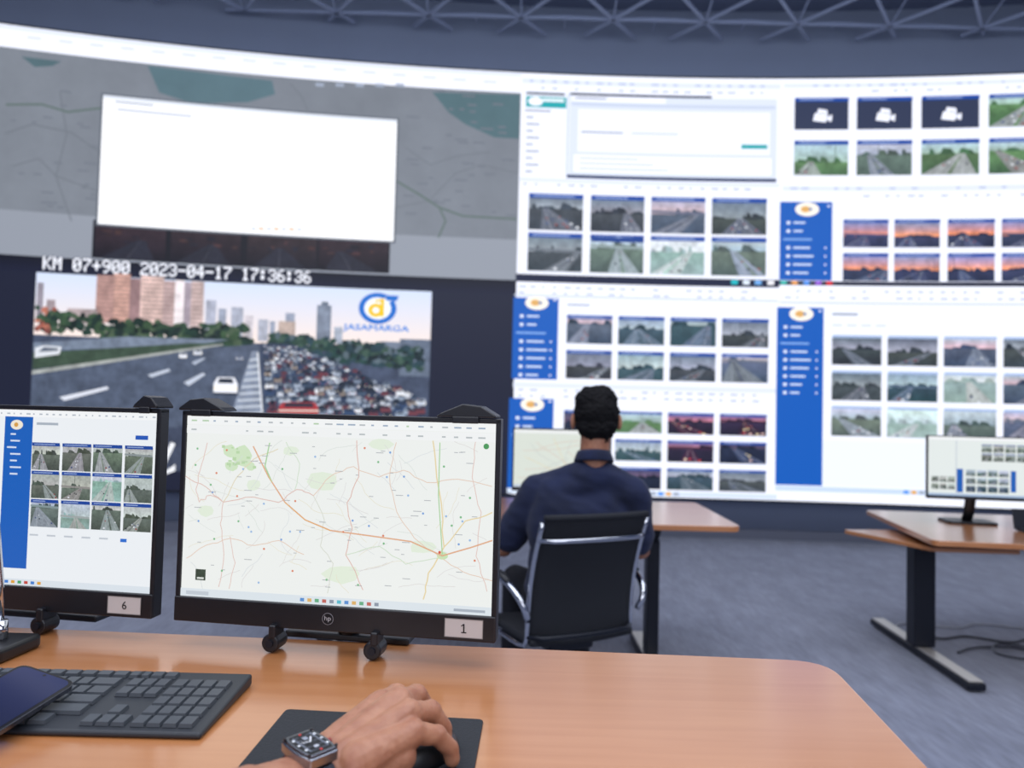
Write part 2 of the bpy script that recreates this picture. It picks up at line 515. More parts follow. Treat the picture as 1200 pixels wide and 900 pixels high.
# --- camera feed (lower left)
c = WC(wmap(0), .35)
c.rect(WL, WB, -1.34, 2.70, hx('#181c30'), 0)
c.vgrad(WL, 2.55, -1.34, 2.70, hx('#151930'), hx('#0b0d1a'), 1)
KM = 'KM 07+900 2023-04-17 17:36:36'
c.dots(KM, S(50), Z(205, 325), .130, S(364)-S(50), hx('#f4f6ff'), hx('#3a4058'), 3)
pz1 = Z(275, 331); pz0 = .62; pa0 = S(43); pa1 = S(506)
c.vgrad(pa0, Z(275, 402), pa1, pz1, hx('#f0dfd8'), hx('#cbd8f0'), 2)
c.rect(pa0, pz0, pa1, Z(275, 402), hx('#404a60'), 2, 1)
for (u0, u1, vt, vb, col) in [(112, 134, 325, 382, '#b08a84'), (131, 151, 323, 384, '#c2988c'), (150, 163, 328, 384, '#8e7274'), (163, 190, 325, 384, '#d0b4ae'),
        (188, 203, 330, 384, '#b8a0a0'), (203, 214, 329, 384, '#e6dee2'), (214, 222, 331, 384, '#9c909c'), (222, 237, 330, 386, '#bfaaa8'),
        (240, 252, 352, 390, '#a4a8ba'), (255, 264, 362, 392, '#8e95a8'), (270, 284, 360, 398, '#a0a5b6'), (286, 296, 370, 398, '#c2bcc4'), (302, 314, 374, 400, '#acb0c0'), (316, 322, 376, 400, '#9098ac'),
        (326, 346, 376, 402, '#b4a29a'), (334, 345, 366, 402, '#9098ac'), (371, 388, 356, 398, '#7b8598'), (376, 384, 352, 398, '#626e80'),
        (392, 402, 382, 402, '#9ca4b4'), (447, 472, 399, 418, '#6e798c'), (470, 506, 396, 440, '#606c80'), (45, 52, 336, 380, '#8a8490'), (56, 66, 356, 384, '#a4969c'), (80, 116, 366, 384, '#ab9c9e')]:
    c.pr(u0, vt, u1, vb, hx(col), 3, 1)
for k in range(10):
    for (a_, b_, v_) in ((115, 133, 328), (132, 150, 327), (165, 189, 329), (189, 202, 334), (223, 236, 334)):
        c.pr(a_, v_+k*5, b_, v_+1.1+k*5, hx('#907672'), 4)
rr = random.Random(11)
def blob(u, v, w, hh, col, layer):
    n = 9
    c.pp([(u+w*math.cos(2*math.pi*i/n)*rr.uniform(.75, 1.1), v-hh*math.sin(2*math.pi*i/n)*rr.uniform(.75, 1.1)) for i in range(n)], col, layer, 1)
for i in range(280):
    u = rr.uniform(50, 294); v = 389+rr.uniform(-12, 10)+.02*u-(6 if u < 120 else 0)
    blob(u, v, rr.uniform(3, 8), rr.uniform(2.5, 6), hx(rr.choice(['#203830', '#1a2e28', '#304836', '#1e2e2c', '#385038', '#142220', '#465844'])), 4+i % 3)
for i in range(26):
    blob(rr.uniform(46, 66), rr.uniform(366, 394), rr.uniform(2, 4.5), rr.uniform(2, 4.5), hx(rr.choice(['#a05a4c', '#784440', '#3a5242', '#ac6c5a', '#243c34'])), 6+i % 2)
for i in range(260):
    t = rr.random(); u = 318+t*180; v = 402+t*18+rr.uniform(-11, 12)
    blob(min(u, 496), v, rr.uniform(3, 7), rr.uniform(2.5, 6), hx(rr.choice(['#1a2e30', '#22403c', '#14242a', '#2e463c', '#28404a', '#3c544a', '#566670'])), 4+i % 3)
c.pp([(44, 418), (44, 408), (150, 398), (270, 399), (230, 406)], hx('#6f7b8e'), 7, 1)
c.pp([(44, 440), (44, 420), (225, 404), (262, 404), (250, 408)], hx('#3a4c3e'), 8, 1)
c.pp([(44, 446), (44, 441), (235, 408), (262, 404), (262, 406)], hx('#9a9e9c'), 9, 1)
c.pp([(44, 505), (44, 448), (240, 410), (300, 404), (306, 404), (306, 505)], hx('#4c566a'), 8, 1)
c.rect(pa0, pz0, S(310), Z(170, 503), hx('#3c4458'), 8, 1)
c.pp([(46, 426), (74, 421), (76, 412), (56, 411), (46, 414)], hx('#d4d8e0'), 9)
c.pp([(50, 419), (72, 417), (72, 414), (56, 413)], hx('#5a6474'), 10)
c.pp([(76, 472), (130, 458), (132, 461), (82, 476)], hx('#d6dae6'), 10)
c.pp([(176, 443), (200, 435), (202, 438), (180, 446)], hx('#bcc4d4'), 10)
c.pp([(218, 451), (240, 439), (243, 441), (224, 455)], hx('#bcc4d4'), 10)
c.pp([(226, 427), (240, 421), (242, 422), (230, 430)], hx('#aab4c6'), 10)
c.pp([(185, 566), (206, 522), (211, 524), (196, 560), (212, 548), (212, 556)], hx('#e9ebf0'), 10)
c.pp([(270, 505), (296, 412), (304, 412), (314, 505)], hx('#7e889c'), 9, 1)
for i in range(9):
    y = 420+i*8
    c.pp([(296-(y-412)*.26, y+4), (296-(y-412)*.26, y+2), (304+(y-412)*.08, y), (304+(y-412)*.08, y+2)], hx('#c4ccd8'), 10)
c.pl([(311, 486), (303, 414)], 1.6, hx('#dfe2e8'), 11)
c.pp([(306, 402), (345, 404), (505, 470), (505, 505), (318, 505)], hx('#38435a'), 8, 1)
cars = ['#d2d7e3', '#a4b0c4', '#202a38', '#77859a', '#6c3a44', '#bcc5d4', '#34486a', '#182030', '#8e9cb0', '#e4e8f0', '#44566e', '#263244', '#8c8078', '#2c3c56']
def car(u, v, s, col, layer, lights=True):
    col = hx(col); dk = hx('#1e2838')
    c.pp([(u-s, v), (u+s, v), (u+s, v-.75*s), (u+.7*s, v-1.3*s), (u-.7*s, v-1.3*s), (u-s, v-.75*s)], col, layer)
    c.pp([(u-.68*s, v-.8*s), (u+.68*s, v-.8*s), (u+.55*s, v-1.2*s), (u-.55*s, v-1.2*s)], dk, layer+1)
    c.pp([(u-s, v+.2*s), (u+s, v+.2*s), (u+s, v), (u-s, v)], dk, layer)
    if lights:
        lc_ = hx('#c04444') if rr.random() < .5 else hx('#fff3dc')
        c.pp([(u-.95*s, v-.25*s), (u-.7*s, v-.25*s), (u-.7*s, v-.5*s), (u-.95*s, v-.5*s)], lc_, layer+1)
        c.pp([(u+.7*s, v-.25*s), (u+.95*s, v-.25*s), (u+.95*s, v-.5*s), (u+.7*s, v-.5*s)], lc_, layer+1)
for row in range(32):
    t = row/31; v = 407+81*t**1.15; s = 1.4+4.4*t
    uL = 309+7*t; uR = 344+(v-404)*2.4
    n = int((min(uR, 504)-uL)/(2.6*s))+1
    for k in range(n):
        u = uL+s+(k+rr.uniform(-.15, .15))*2.6*s+1
        if u+s > min(uR, 505): continue
        car(u, v+rr.uniform(-2, 2), s*rr.uniform(.7, 1.15), rr.choice(cars), 10+row % 8, rr.random() < .4)
c.pp([(330, 490), (378, 490), (376, 476), (372, 472), (336, 472), (331, 477)], hx('#a8363a'), 19)
c.pp([(336, 478), (372, 478), (370, 473), (338, 473)], hx('#2a2c3a'), 20)
c.pp([(331, 483), (378, 483), (378, 481), (331, 481)], hx('#d8c8c0'), 20)
car(267, 462, 14, '#e9ebf4', 12); car(233, 418, 5, '#c7ccd8', 12); car(216, 422, 4.5, '#e8ebf4', 12); car(282, 423, 4, '#8a93a8', 12)
# company emblem: blue ring around a yellow d-like form, light blue name underneath
lx, lz = S(443), Z(443, 360)
bl = hx('#1668c4'); yl = hx('#f2c31e')
c.disc(lx, lz, .185, .150, hx('#eef3fc'), 20, 30)
c.arc(lx, lz, .138, .195, .84, 62, 395, bl, 21)
c.poly([(lx+.085, lz+.085), (lx+.075, lz+.140), (lx+.215, lz+.140), (lx+.195, lz+.085)], bl, 22)
c.arc(lx-.018, lz-.020, .034, .080, .90, 0, 360, yl, 23)
c.poly([(lx+.030, lz-.085), (lx+.068, lz-.085), (lx+.068, lz+.105), (lx+.030, lz+.095)], yl, 24)
c.poly([(lx-.04, lz+.085), (lx+.068, lz+.105), (lx+.068, lz+.075), (lx-.02, lz+.068)], yl, 24)
for k in range(2):
    c.text('JASAMARGA', S(403)+k*.006, Z(443, 389)+k*.004, .080, hx('#2f7fd6'), 23+k, S(480)-S(403))
c.done('camera_feed_screen', [wall_e, wall_v, wall_m], vw, 'black screen with a highway traffic camera picture')

def sidebar(c, u0, v0, u1, v1, vl, rows):
    c.pr(u0, v0, u1, v1, BLUE, 3)
    um = (u0+u1)/2
    uc = c.uref
    c.disc(S(um+1), Z(uc, vl), .125, .075, hx('#f4efe4'), 5)
    c.disc(S(um-1), Z(uc, vl), .05, .035, hx('#d9a860'), 6)
    c.rect(S(um+2), Z(uc, vl+2), S(um+7), Z(uc, vl-2), hx('#7f8fb0'), 6)
    c.pr(u1-6, vl-5, u1-3, vl-3, WHITE, 5)
    v = vl+15
    for i in range(rows):
        if v > v1-4: break
        if i == 2: c.pr(u0+4, v, u0+38, v+2.2, hx('#7fa8e4'), 5)
        else:
            c.pr(u0+8, v-.5, u0+12, v+3, hx('#dfe8fa'), 5)
            c.pr(u0+16, v, u0+16+(14, 11, 0, 20, 24, 22, 18)[i % 7], v+2.2, hx('#c9d9f4'), 5)
            if i > 2: c.pr(u1-9, v, u1-7, v+2, WHITE, 5)
        v += 10

def toolbar(c, u0, u1, v):
    for i in range(int((u1-u0)/13)):
        if random.random() < .75:
            c.pr(u0+i*13, v, u0+i*13+random.uniform(3, 9), v+1.8, hx('#a9b3ca'), 4)

def q1(soff):
    c = WC(wmap(soff), .35); c.uref = 760
    c.rect(-1.34, 2.70, 1.46, WT, WHITE, 0)
    c.pr(606, 92, 912, 98, OFFW, 2); toolbar(c, 615, 905, 94); toolbar(c, 615, 905, 102)
    c.pr(611, 108, 656, 111, hx('#5a6478'), 3)
    c.pr(611, 113, 658, 126, TEAL, 3); c.disc(S(622), Z(760, 119), .08, .05, WHITE, 4)
    c.pr(630, 115, 655, 119, hx('#dcebf2'), 4)
    c.pr(610, 129, 640, 131, hx('#8f98ac'), 3)
    for i in range(9): c.pr(612, 137+i*8, 612+8+(i*7) % 14, 139+i*8, hx('#97a0b4'), 3)
    c.pr(659, 108, 661, 205, PALE, 3)
    c.pr(662, 110, 908, 204, hx('#d6deee'), 2)
    c.pr(664, 110, 775, 117, WHITE, 3); c.pr(668, 112, 705, 114, GREYT, 4)
    c.pr(662, 107, 830, 110, hx('#3f4760'), 4)
    c.pr(664, 118, 906, 122, hx('#c3cde2'), 3)
    c.pr(672, 126, 900, 176, WHITE, 3)
    c.pr(676, 152, 725, 154, GREYT, 4); c.pr(735, 152, 790, 154, PALE, 4)
    c.pr(866, 164, 897, 169, TEAL, 4)
    c.pr(668, 180, 902, 200, hx('#f3f5fb'), 3)
    for i in range(3): c.pr(674, 183+i*6, 674+70+i*18, 185+i*6, PALE, 4)
    c.pr(660, 204, 908, 208, hx('#23345e'), 4)
    c.pr(606, 209, 912, 214, OFFW, 2)
    toolbar(c, 610, 905, 216)
    cols = [(617, 680), (689, 752), (760, 824), (832, 897)]
    k1 = ['dusk', 'dusk', 'pink', 'dusk']; k2 = ['dusk', 'day', 'snow', 'day']
    for i, (a, b_) in enumerate(cols):
        c.pt(a, 230, b_, 270, k1[i], 100+i); c.pt(a, 276, b_, 318, k2[i], 110+i)
    c.pr(690, 276, 752, 282, NAVY, 9)
    c.pr(604, 322, 913, 331, hx('#151b38'), 3)
    for i, q in enumerate((856, 870, 884, 899)): c.pr(q, 323, q+8, 328, hx(['#18b3c0', '#dbe6f5', '#6fa8e6', '#e8e8ef'][i]), 4)
    return c
def q2(soff):
    c = WC(wmap(soff), .35); c.uref = 1057
    c.rect(1.46, 2.70, 4.26, WT, WHITE, 0)
    c.pr(916, 90, 1230, 95, OFFW, 2); toolbar(c, 925, 1230, 92); toolbar(c, 1020, 1230, 99)
    cols = [(929, 993), (1003, 1068), (1079, 1146), (1157, 1226)]
    for i, (a, b_) in enumerate(cols):
        c.pt(a, 110, b_, 146, 'offline' if i < 3 else 'green', 120+i)
        c.pt(a, 162, b_, 201, 'day' if i == 1 else 'green', 130+i)
    c.pr(916, 214, 1230, 220, OFFW, 2); toolbar(c, 925, 1230, 216); toolbar(c, 985, 1230, 225)
    sidebar(c, 913, 233, 975, 327, 242, 8)
    cols = [(988, 1041), (1048, 1101), (1110, 1164), (1172, 1228)]
    for i, (a, b_) in enumerate(cols):
        c.pt(a, 256, b_, 287, 'sunset', 140+i); c.pt(a, 296, b_, 327, 'sunset', 150+i)
    c.pr(912, 328, 1236, 333, hx('#1c2138'), 10)
    for i, q in enumerate((914, 927, 941, 955, 968)): c.pr(q, 328, q+7, 332.5, hx(['#27b3a8', '#e39a4e', '#3f8be6', '#8f4ad0', '#d8202a'][i]), 12)
    return c
def q3(soff):
    c = WC(wmap(soff), .35); c.uref = 757
    c.rect(-1.34, WB, 1.46, 2.70, WHITE, 0)
    toolbar(c, 608, 905, 336); toolbar(c, 608, 905, 343); c.pr(603, 346, 912, 348, PALE, 2)
    sidebar(c, 602, 350, 654, 447, 356, 8)
    c.pr(664, 356, 690, 358, GREYT, 3)
    cols = [(664, 717), (724, 778), (785, 839), (846, 901)]
    k1 = ['pink', 'teal', 'teal', 'dusk']; k2 = ['dusk', 'teal', 'dusk', 'pink']
    for i, (a, b_) in enumerate(cols):
        c.pt(a, 371, b_, 403, k1[i], 160+i); c.pt(a, 413, b_, 445, k2[i], 170+i)
    c.pr(604, 451, 912, 457, OFFW, 2); toolbar(c, 610, 905, 459); toolbar(c, 610, 905, 466)
    sidebar(c, 600, 470, 651, 578, 477, 10)
    k = ['night', 'green', 'nightred', 'nightred', 'nightred', 'teal', 'nightred', 'night', 'nightred', 'night', 'teal', 'dusk']
    for j in range(3):
        for i, (a, b_) in enumerate(cols):
            c.pt(a-1, 484+j*33, b_-1, 508+j*33, k[(j*4+i) % 12], 180+j*4+i)
    c.pr(600, 576, 913, 582, hx('#cfdcf0'), 6)
    for i in range(9): c.pr(720+i*9, 577, 726+i*9, 581, hx(['#3f8be6', '#e2a33c', '#9aa4b8'][i % 3]), 7)
    return c
def q4(soff):
    c = WC(wmap(soff), .35); c.uref = 1057
    c.rect(1.46, WB, 4.26, 2.70, WHITE, 0)
    toolbar(c, 920, 1230, 339); toolbar(c, 920, 1230, 347); c.pr(914, 353, 1236, 355, PALE, 2)
    sidebar(c, 911, 360, 966, 576, 368, 9)
    c.pr(976, 366, 1006, 369, GREYT, 3)
    for i in range(4): c.pr(976+i*17, 380, 988+i*17, 382, PALE, 3)
    cols = [(976, 1034), (1041, 1099), (1106, 1166), (1174, 1234)]
    k = ['dusk', 'dusk', 'pink', 'dusk', 'dusk', 'teal', 'snow', 'pink', 'day', 'snow', 'day', 'pink']
    for j in range(3):
        for i, (a, b_) in enumerate(cols):
            c.pt(a, 396+j*43, b_, 429+j*43, k[j*4+i], 200+j*4+i, 3, False)
            c.pr(a, 393+j*43, b_, 396+j*43, hx('#9db4dc'), 9)
    c.pr(966, 520, 1236, 575, hx('#e6edfb'), 1)
    c.pr(911, 577, 1236, 583, hx('#c2d4ee'), 6)
    for i in range(9): c.pr(1060+i*9, 578, 1066+i*9, 582, hx(['#3f8be6', '#e2a33c', '#9aa4b8'][i % 3]), 7)
    return c
ms = [wall_e, wall_v, wall_m]
for q, so in ((q1, 0), (q2, 0), (q3, 0), (q4, 0), (q2, 2.8), (q4, 2.8)):
    q(so).done('dashboard_screen', ms, vw)

# ------------------------------------------------------------------ ROOM
def struct(b, name, m, smooth=False):
    return b.done(name, m, kind='structure', smooth=smooth)
carpet = mat('carpet', '#83889a', .95, nscale=7, color2='#6d7284', bump=.3, stretch=(1, .35, 1), sheen=.3)
nt = carpet.node_tree
pb = nt.nodes['Principled BSDF']
tc = nt.nodes.new('ShaderNodeTexCoord'); mp = nt.nodes.new('ShaderNodeMapping'); mp.inputs['Rotation'].default_value = (0, 0, .6)
mp.inputs['Scale'].default_value = (1, .18, 1)
n2 = nt.nodes.new('ShaderNodeTexNoise'); n2.inputs['Scale'].default_value = 40; n2.inputs['Detail'].default_value = 4
mx = nt.nodes.new('ShaderNodeMix'); mx.data_type = 'RGBA'; mx.blend_type = 'MULTIPLY'; mx.inputs[0].default_value = .6
rmp = nt.nodes.new('ShaderNodeMapRange'); rmp.inputs['From Min'].default_value = .35; rmp.inputs['From Max'].default_value = .65; rmp.inputs['To Min'].default_value = .7; rmp.inputs['To Max'].default_value = 1.2
nt.links.new(tc.outputs['Object'], mp.inputs[0]); nt.links.new(mp.outputs[0], n2.inputs['Vector']); nt.links.new(n2.outputs['Fac'], rmp.inputs['Value'])
old = pb.inputs['Base Color'].links[0].from_socket
nt.links.new(old, mx.inputs[6]); nt.links.new(rmp.outputs[0], mx.inputs[7]); nt.links.new(mx.outputs[2], pb.inputs['Base Color'])

plaster = mat('painted_wall', '#8f9ab2', .8, nscale=2, namt=.05)
struct(B().box((.7, 2.4, -.05), (17.2, 12.4, .1)), 'floor', carpet)
b = B(); shell(b, -9.1, 8.1, 0, 5.75, -.25, -.12, 60); struct(b, 'wall_back', plaster, True)
struct(B().box((-7.75, 2.2, 2.8), (.2, 12.0, 5.9)), 'wall_left', plaster)
struct(B().box((9.15, 2.2, 2.8), (.2, 12.0, 5.9)), 'wall_right', plaster)
struct(B().box((.7, -3.7, 2.8), (17.2, .2, 5.9)), 'wall_front', plaster)
struct(B().box((.7, 2.4, 5.8), (17.2, 12.4, .1)), 'ceiling', mat('ceiling_paint', '#566078', .9))
b = B(); shell(b, -9.0, 8.0, .0, .1, -.118, -.10, 50); struct(b, 'baseboard_back', mat('skirting', '#6c707e', .7))

# shallow triangular lattice under the ceiling
b = B(); Lz = 5.36; Uz = 5.50
def wy(x): return CY+math.sqrt(R*R-(x-CX)**2)
def inside(p): return p[1] < wy(p[0])-.02
def member(p, q, w, h):
    p = Vector(p); q = Vector(q)
    if not inside(p) and not inside(q): return
    if not inside(p) or not inside(q):
        a, c_ = (p, q) if inside(p) else (q, p)
        for k in range(20):
            m_ = a+(c_-a)*(1-k/20)
            if inside(m_): break
        p, q = a, m_
        if (q-p).length < .05: return
    d = (q-p).normalized(); s_ = Vector((-d.y, d.x, 0)).normalized() if abs(d.z) < .99 else Vector((1, 0, 0))
    n_ = d.cross(s_)
    vs = [x+s_*sa*w/2+n_*sb*h/2 for x in (p, q) for sa, sb in ((-1, -1), (1, -1), (1, 1), (-1, 1))]
    b.add(vs, [[0, 1, 2, 3], [7, 6, 5, 4], [0, 4, 5, 1], [1, 5, 6, 2], [2, 6, 7, 3], [3, 7, 4, 0]])
dx = .95; dy = .62
for j in range(7):
    y = 3.7+j*dy; off = dx/2 if j % 2 else 0
    for i in range(-8, 10):
        x = i*dx+off
        A = (x, y, Lz); Bq = (x+dx, y, Lz); C_ = (x+dx/2, y+dy, Lz)
        member(A, Bq, .030, .02); member(A, C_, .030, .02); member(Bq, C_, .030, .02)
        c0 = (x+dx/2, y+dy*.33, Uz)
        for p in (A, Bq, C_): member(p, c0, .012, .012)
b.done('ceiling_truss', mat('truss_paint', '#77819a', .7), label='thin triangular lattice truss hanging under the blue-grey ceiling', cat='ceiling truss')

# ------------------------------------------------------------------ DESKS
def woodmat():
    m = bpy.data.materials.new('desk_wood'); m.use_nodes = True; nt = m.node_tree; b = nt.nodes['Principled BSDF']
    tc = nt.nodes.new('ShaderNodeTexCoord'); mp = nt.nodes.new('ShaderNodeMapping'); mp.inputs['Scale'].default_value = (1.0, 18, 8)
    n = nt.nodes.new('ShaderNodeTexNoise'); n.inputs['Scale'].default_value = 3.0; n.inputs['Detail'].default_value = 6; n.inputs['Distortion'].default_value = .4
    cr = nt.nodes.new('ShaderNodeValToRGB')
    cr.color_ramp.elements[0].position = .25; cr.color_ramp.elements[0].color = hx('#b07040')
    cr.color_ramp.elements[1].position = .8; cr.color_ramp.elements[1].color = hx('#bc7f50')
    nt.links.new(tc.outputs['Object'], mp.inputs[0]); nt.links.new(mp.outputs[0], n.inputs['Vector']); nt.links.new(n.outputs['Fac'], cr.inputs[0])
    nt.links.new(cr.outputs[0], b.inputs['Base Color'])
    b.inputs['Roughness'].default_value = .30; b.inputs['Coat Weight'].default_value = 1.0; b.inputs['Coat Roughness'].default_value = .18
    return m
wood = woodmat()
dark = mat('black_steel', '#171b26', .4, .3)
alum = mat('foot_aluminium', '#c9c4bd', .4, .5)
def desk(label, poly, z, legs, fdir, group, flen=.95, rads=.06, shelf=None, lw=.065):
    cx = sum(p[0] for p in poly)/len(poly); cy = sum(p[1] for p in poly)/len(poly)
    e = empty('desk', (cx, cy, 0), label, 'desk', group)
    B().prism(round_poly(poly, rads), z-.028, z).done('tabletop', wood, e, bevel=.004)
    f = Vector(fdir).normalized(); ang = math.atan2(f.y, f.x); Rz = Matrix.Rotation(ang, 3, 'Z')
    for (lx, ly) in legs:
        lg = B().box((lx, ly, .36), (.10, lw, .60), Rz).box((lx, ly, (z-.04+.55)/2), (.085, lw*.8, z-.04-.5), Rz).done('leg', dark, e, bevel=.006)
        B().box((lx, ly, .030), (flen, .085, .036), Rz).done('foot', dark, lg, bevel=.008)
        B().box((lx, ly, .052), (flen*.97, .070, .010), Rz).done('foot_cap', alum, lg, bevel=.003)
        for sg in (-1, 1):
            q = Rz @ Vector((flen*.44*sg, 0, 0))
            B().tube([(lx+q.x, ly+q.y, 0), (lx+q.x, ly+q.y, .013)], .022, 14).done('foot_pad', dark, lg)
        B().box((lx, ly, z-.040), (flen*.62, .05, .024), Rz).done('bracket', dark, lg, bevel=.003)
        for sg in (-1, 1):
            q = Rz @ Vector((.045*sg, 0, 0)); q2_ = Rz @ Vector((.17*sg, 0, 0))
            B().add([(lx+q.x+Rz.col[1][0]*w_, ly+q.y+Rz.col[1][1]*w_, z-.16) for w_ in (-.02, .02)] +
                    [(lx+q.x+Rz.col[1][0]*w_, ly+q.y+Rz.col[1][1]*w_, z-.045) for w_ in (-.02, .02)] +
                    [(lx+q2_.x+Rz.col[1][0]*w_, ly+q2_.y+Rz.col[1][1]*w_, z-.045) for w_ in (-.02, .02)],
                    [[0, 2, 4], [1, 5, 3], [0, 1, 3, 2], [2, 3, 5, 4], [0, 4, 5, 1]]).done('gusset', dark, lg)
    (x0, y0), (x1, y1) = legs
    B().tube([(x0, y0, z-.075), (x1, y1, z-.075)], .022, 8).done('crossbar', dark, e)
    if shelf:
        B().prism(round_poly(shelf[0], .03), shelf[1]-.022, shelf[1]).done('shelf_board', wood, e, bevel=.003)
        bb = shelf[0]; mxp = (sum(p[0] for p in bb)/len(bb)+.1, sum(p[1] for p in bb)/len(bb))
        B().box((mxp[0], mxp[1], (shelf[1]+z-.03)/2-.003), (.16, .3, z-.028-shelf[1])).done('shelf_bracket', dark, e)
    return e
desk('wide orange-brown wooden desk with rounded corners and a glossy top', [(-1.75, .52), (.445, .43), (.53, 1.222), (-1.70, 1.34)], .92,
     [(-1.45, .92), (.22, .84)], (0, 1), 'control room desks', .65, [.03, .03, .07, .03])
desk('orange-brown wooden desk in front of the seated man', [(-1.25, 3.45), (1.09, 3.45), (1.10, 4.35), (-1.25, 4.35)], .80,
     [(-.95, 3.9), (.76, 3.9)], (0, 1), 'control room desks', .82, .05)
rd = desk('orange-brown height-adjustable desk with a black T-shaped leg', [(2.05, 3.56), (3.85, 3.34), (4.02, 4.50), (2.26, 4.68)], .74,
     [(2.325, 4.16), (3.62, 3.98)], (.06, 1), 'control room desks', 1.12, .04,
     ([(1.90, 4.20), (2.12, 3.68), (2.55, 3.66), (2.55, 4.28)], .685), .115)
B().box((3.0, 4.12, .655), (.8, .16, .07), Matrix.Rotation(-.12, 3, 'Z')).done('cable_tray', dark, rd, bevel=.01)

# ------------------------------------------------------------------ MONITORS
blk = mat('monitor_plastic', '#17181e', .38, nscale=60, namt=.15)
mon_e = emat('monitor_display', .95, rough=.25, spec=.4)
mon_v = emat('monitor_feed', .95, 130, .35, rough=.25, spec=.4)
prn = emat('printed_label', 0, lit=True)

def monitor(label, p0, p1, z0, z1, bez, chin, draw, zdesk, behind=.0, stand='post'):
    p0 = Vector(p0).to_3d(); p1 = Vector(p1).to_3d()
    rx = (p1-p0); W = rx.length; rx.normalize(); bk = Vector((-rx.y, rx.x, 0)); up = Vector((0, 0, 1))
    mid = (p0+p1)/2
    e = empty('monitor', (mid.x+bk.x*.06, mid.y+bk.y*.06, zdesk), label, 'monitor', 'desk monitors')
    Rm = Matrix((rx, bk, up)).transposed()
    P = lambda a, d, z: Vector((p0.x, p0.y, 0))+rx*a+bk*d+up*z
    H = z1-z0
    fr = B()
    fr.box(P(W/2, .014, z1-bez/2), (W, .024, bez), Rm)
    fr.box(P(bez/2, .014, z0+H/2), (bez, .024, H-.002), Rm)
    fr.box(P(W-bez/2, .014, z0+H/2), (bez, .024, H-.002), Rm)
    fr.done('bezel', blk, e, bevel=.0015)
    B().box(P(W/2, .013, z0+chin/2), (W-.001, .028, chin), Rm).done('chin', blk, e, bevel=.002)
    B().box(P(W/2, .022, z0+H/2), (W-.006, .016, H-.006), Rm).box(P(W/2, .042, z0+H/2), (W*.55, .03, H*.6), Rm).done('back_shell', blk, e, bevel=.006)
    Ws = W-2*bez; Hs = H-bez-chin
    cv = Canvas(lambda a, b_, l: P(bez+a, .006-l*.00022, z0+chin+b_))
    cv.rect(0, 0, Ws, Hs, WHITE, 0)
    draw(cv, Ws, Hs)
    cv.done('screen', [mon_e, mon_v], e)
    if stand == 'post':
        B().tube([P(W/2, .16, zdesk+.012), P(W/2, .13, zdesk+.06), P(W/2, .07, z0+H*.45)], .03, 12, .5).done('stand_neck', blk, e, smooth=True)
        B().prism(round_poly([P(W/2-.13, .06, 0).xy, P(W/2+.13, .06, 0).xy, P(W/2+.13, .24, 0).xy, P(W/2-.13, .24, 0).xy], .03), zdesk+.0005, zdesk+.014).done('stand_base', blk, e, bevel=.003)
    return e, P, W, Rm

MC = [(219, 489), (583, 498), (577, 718), (207, 698)]
def quadmap(Q, Ws, Hs):
    (ax, ay), (bx, by), (cx, cy), (dx_, dy_) = Q
    def f(u, v):
        ty = (v-ay)/(dy_-ay)
        for _ in range(4):
            xl = ax+(dx_-ax)*ty; xr = bx+(cx-bx)*ty
            tx = (u-xl)/(xr-xl)
            t = ay+(by-ay)*tx; bo = dy_+(cy-dy_)*tx
            ty = (v-t)/(bo-t)
        return (tx*Ws, (1-ty)*Hs)
    return f

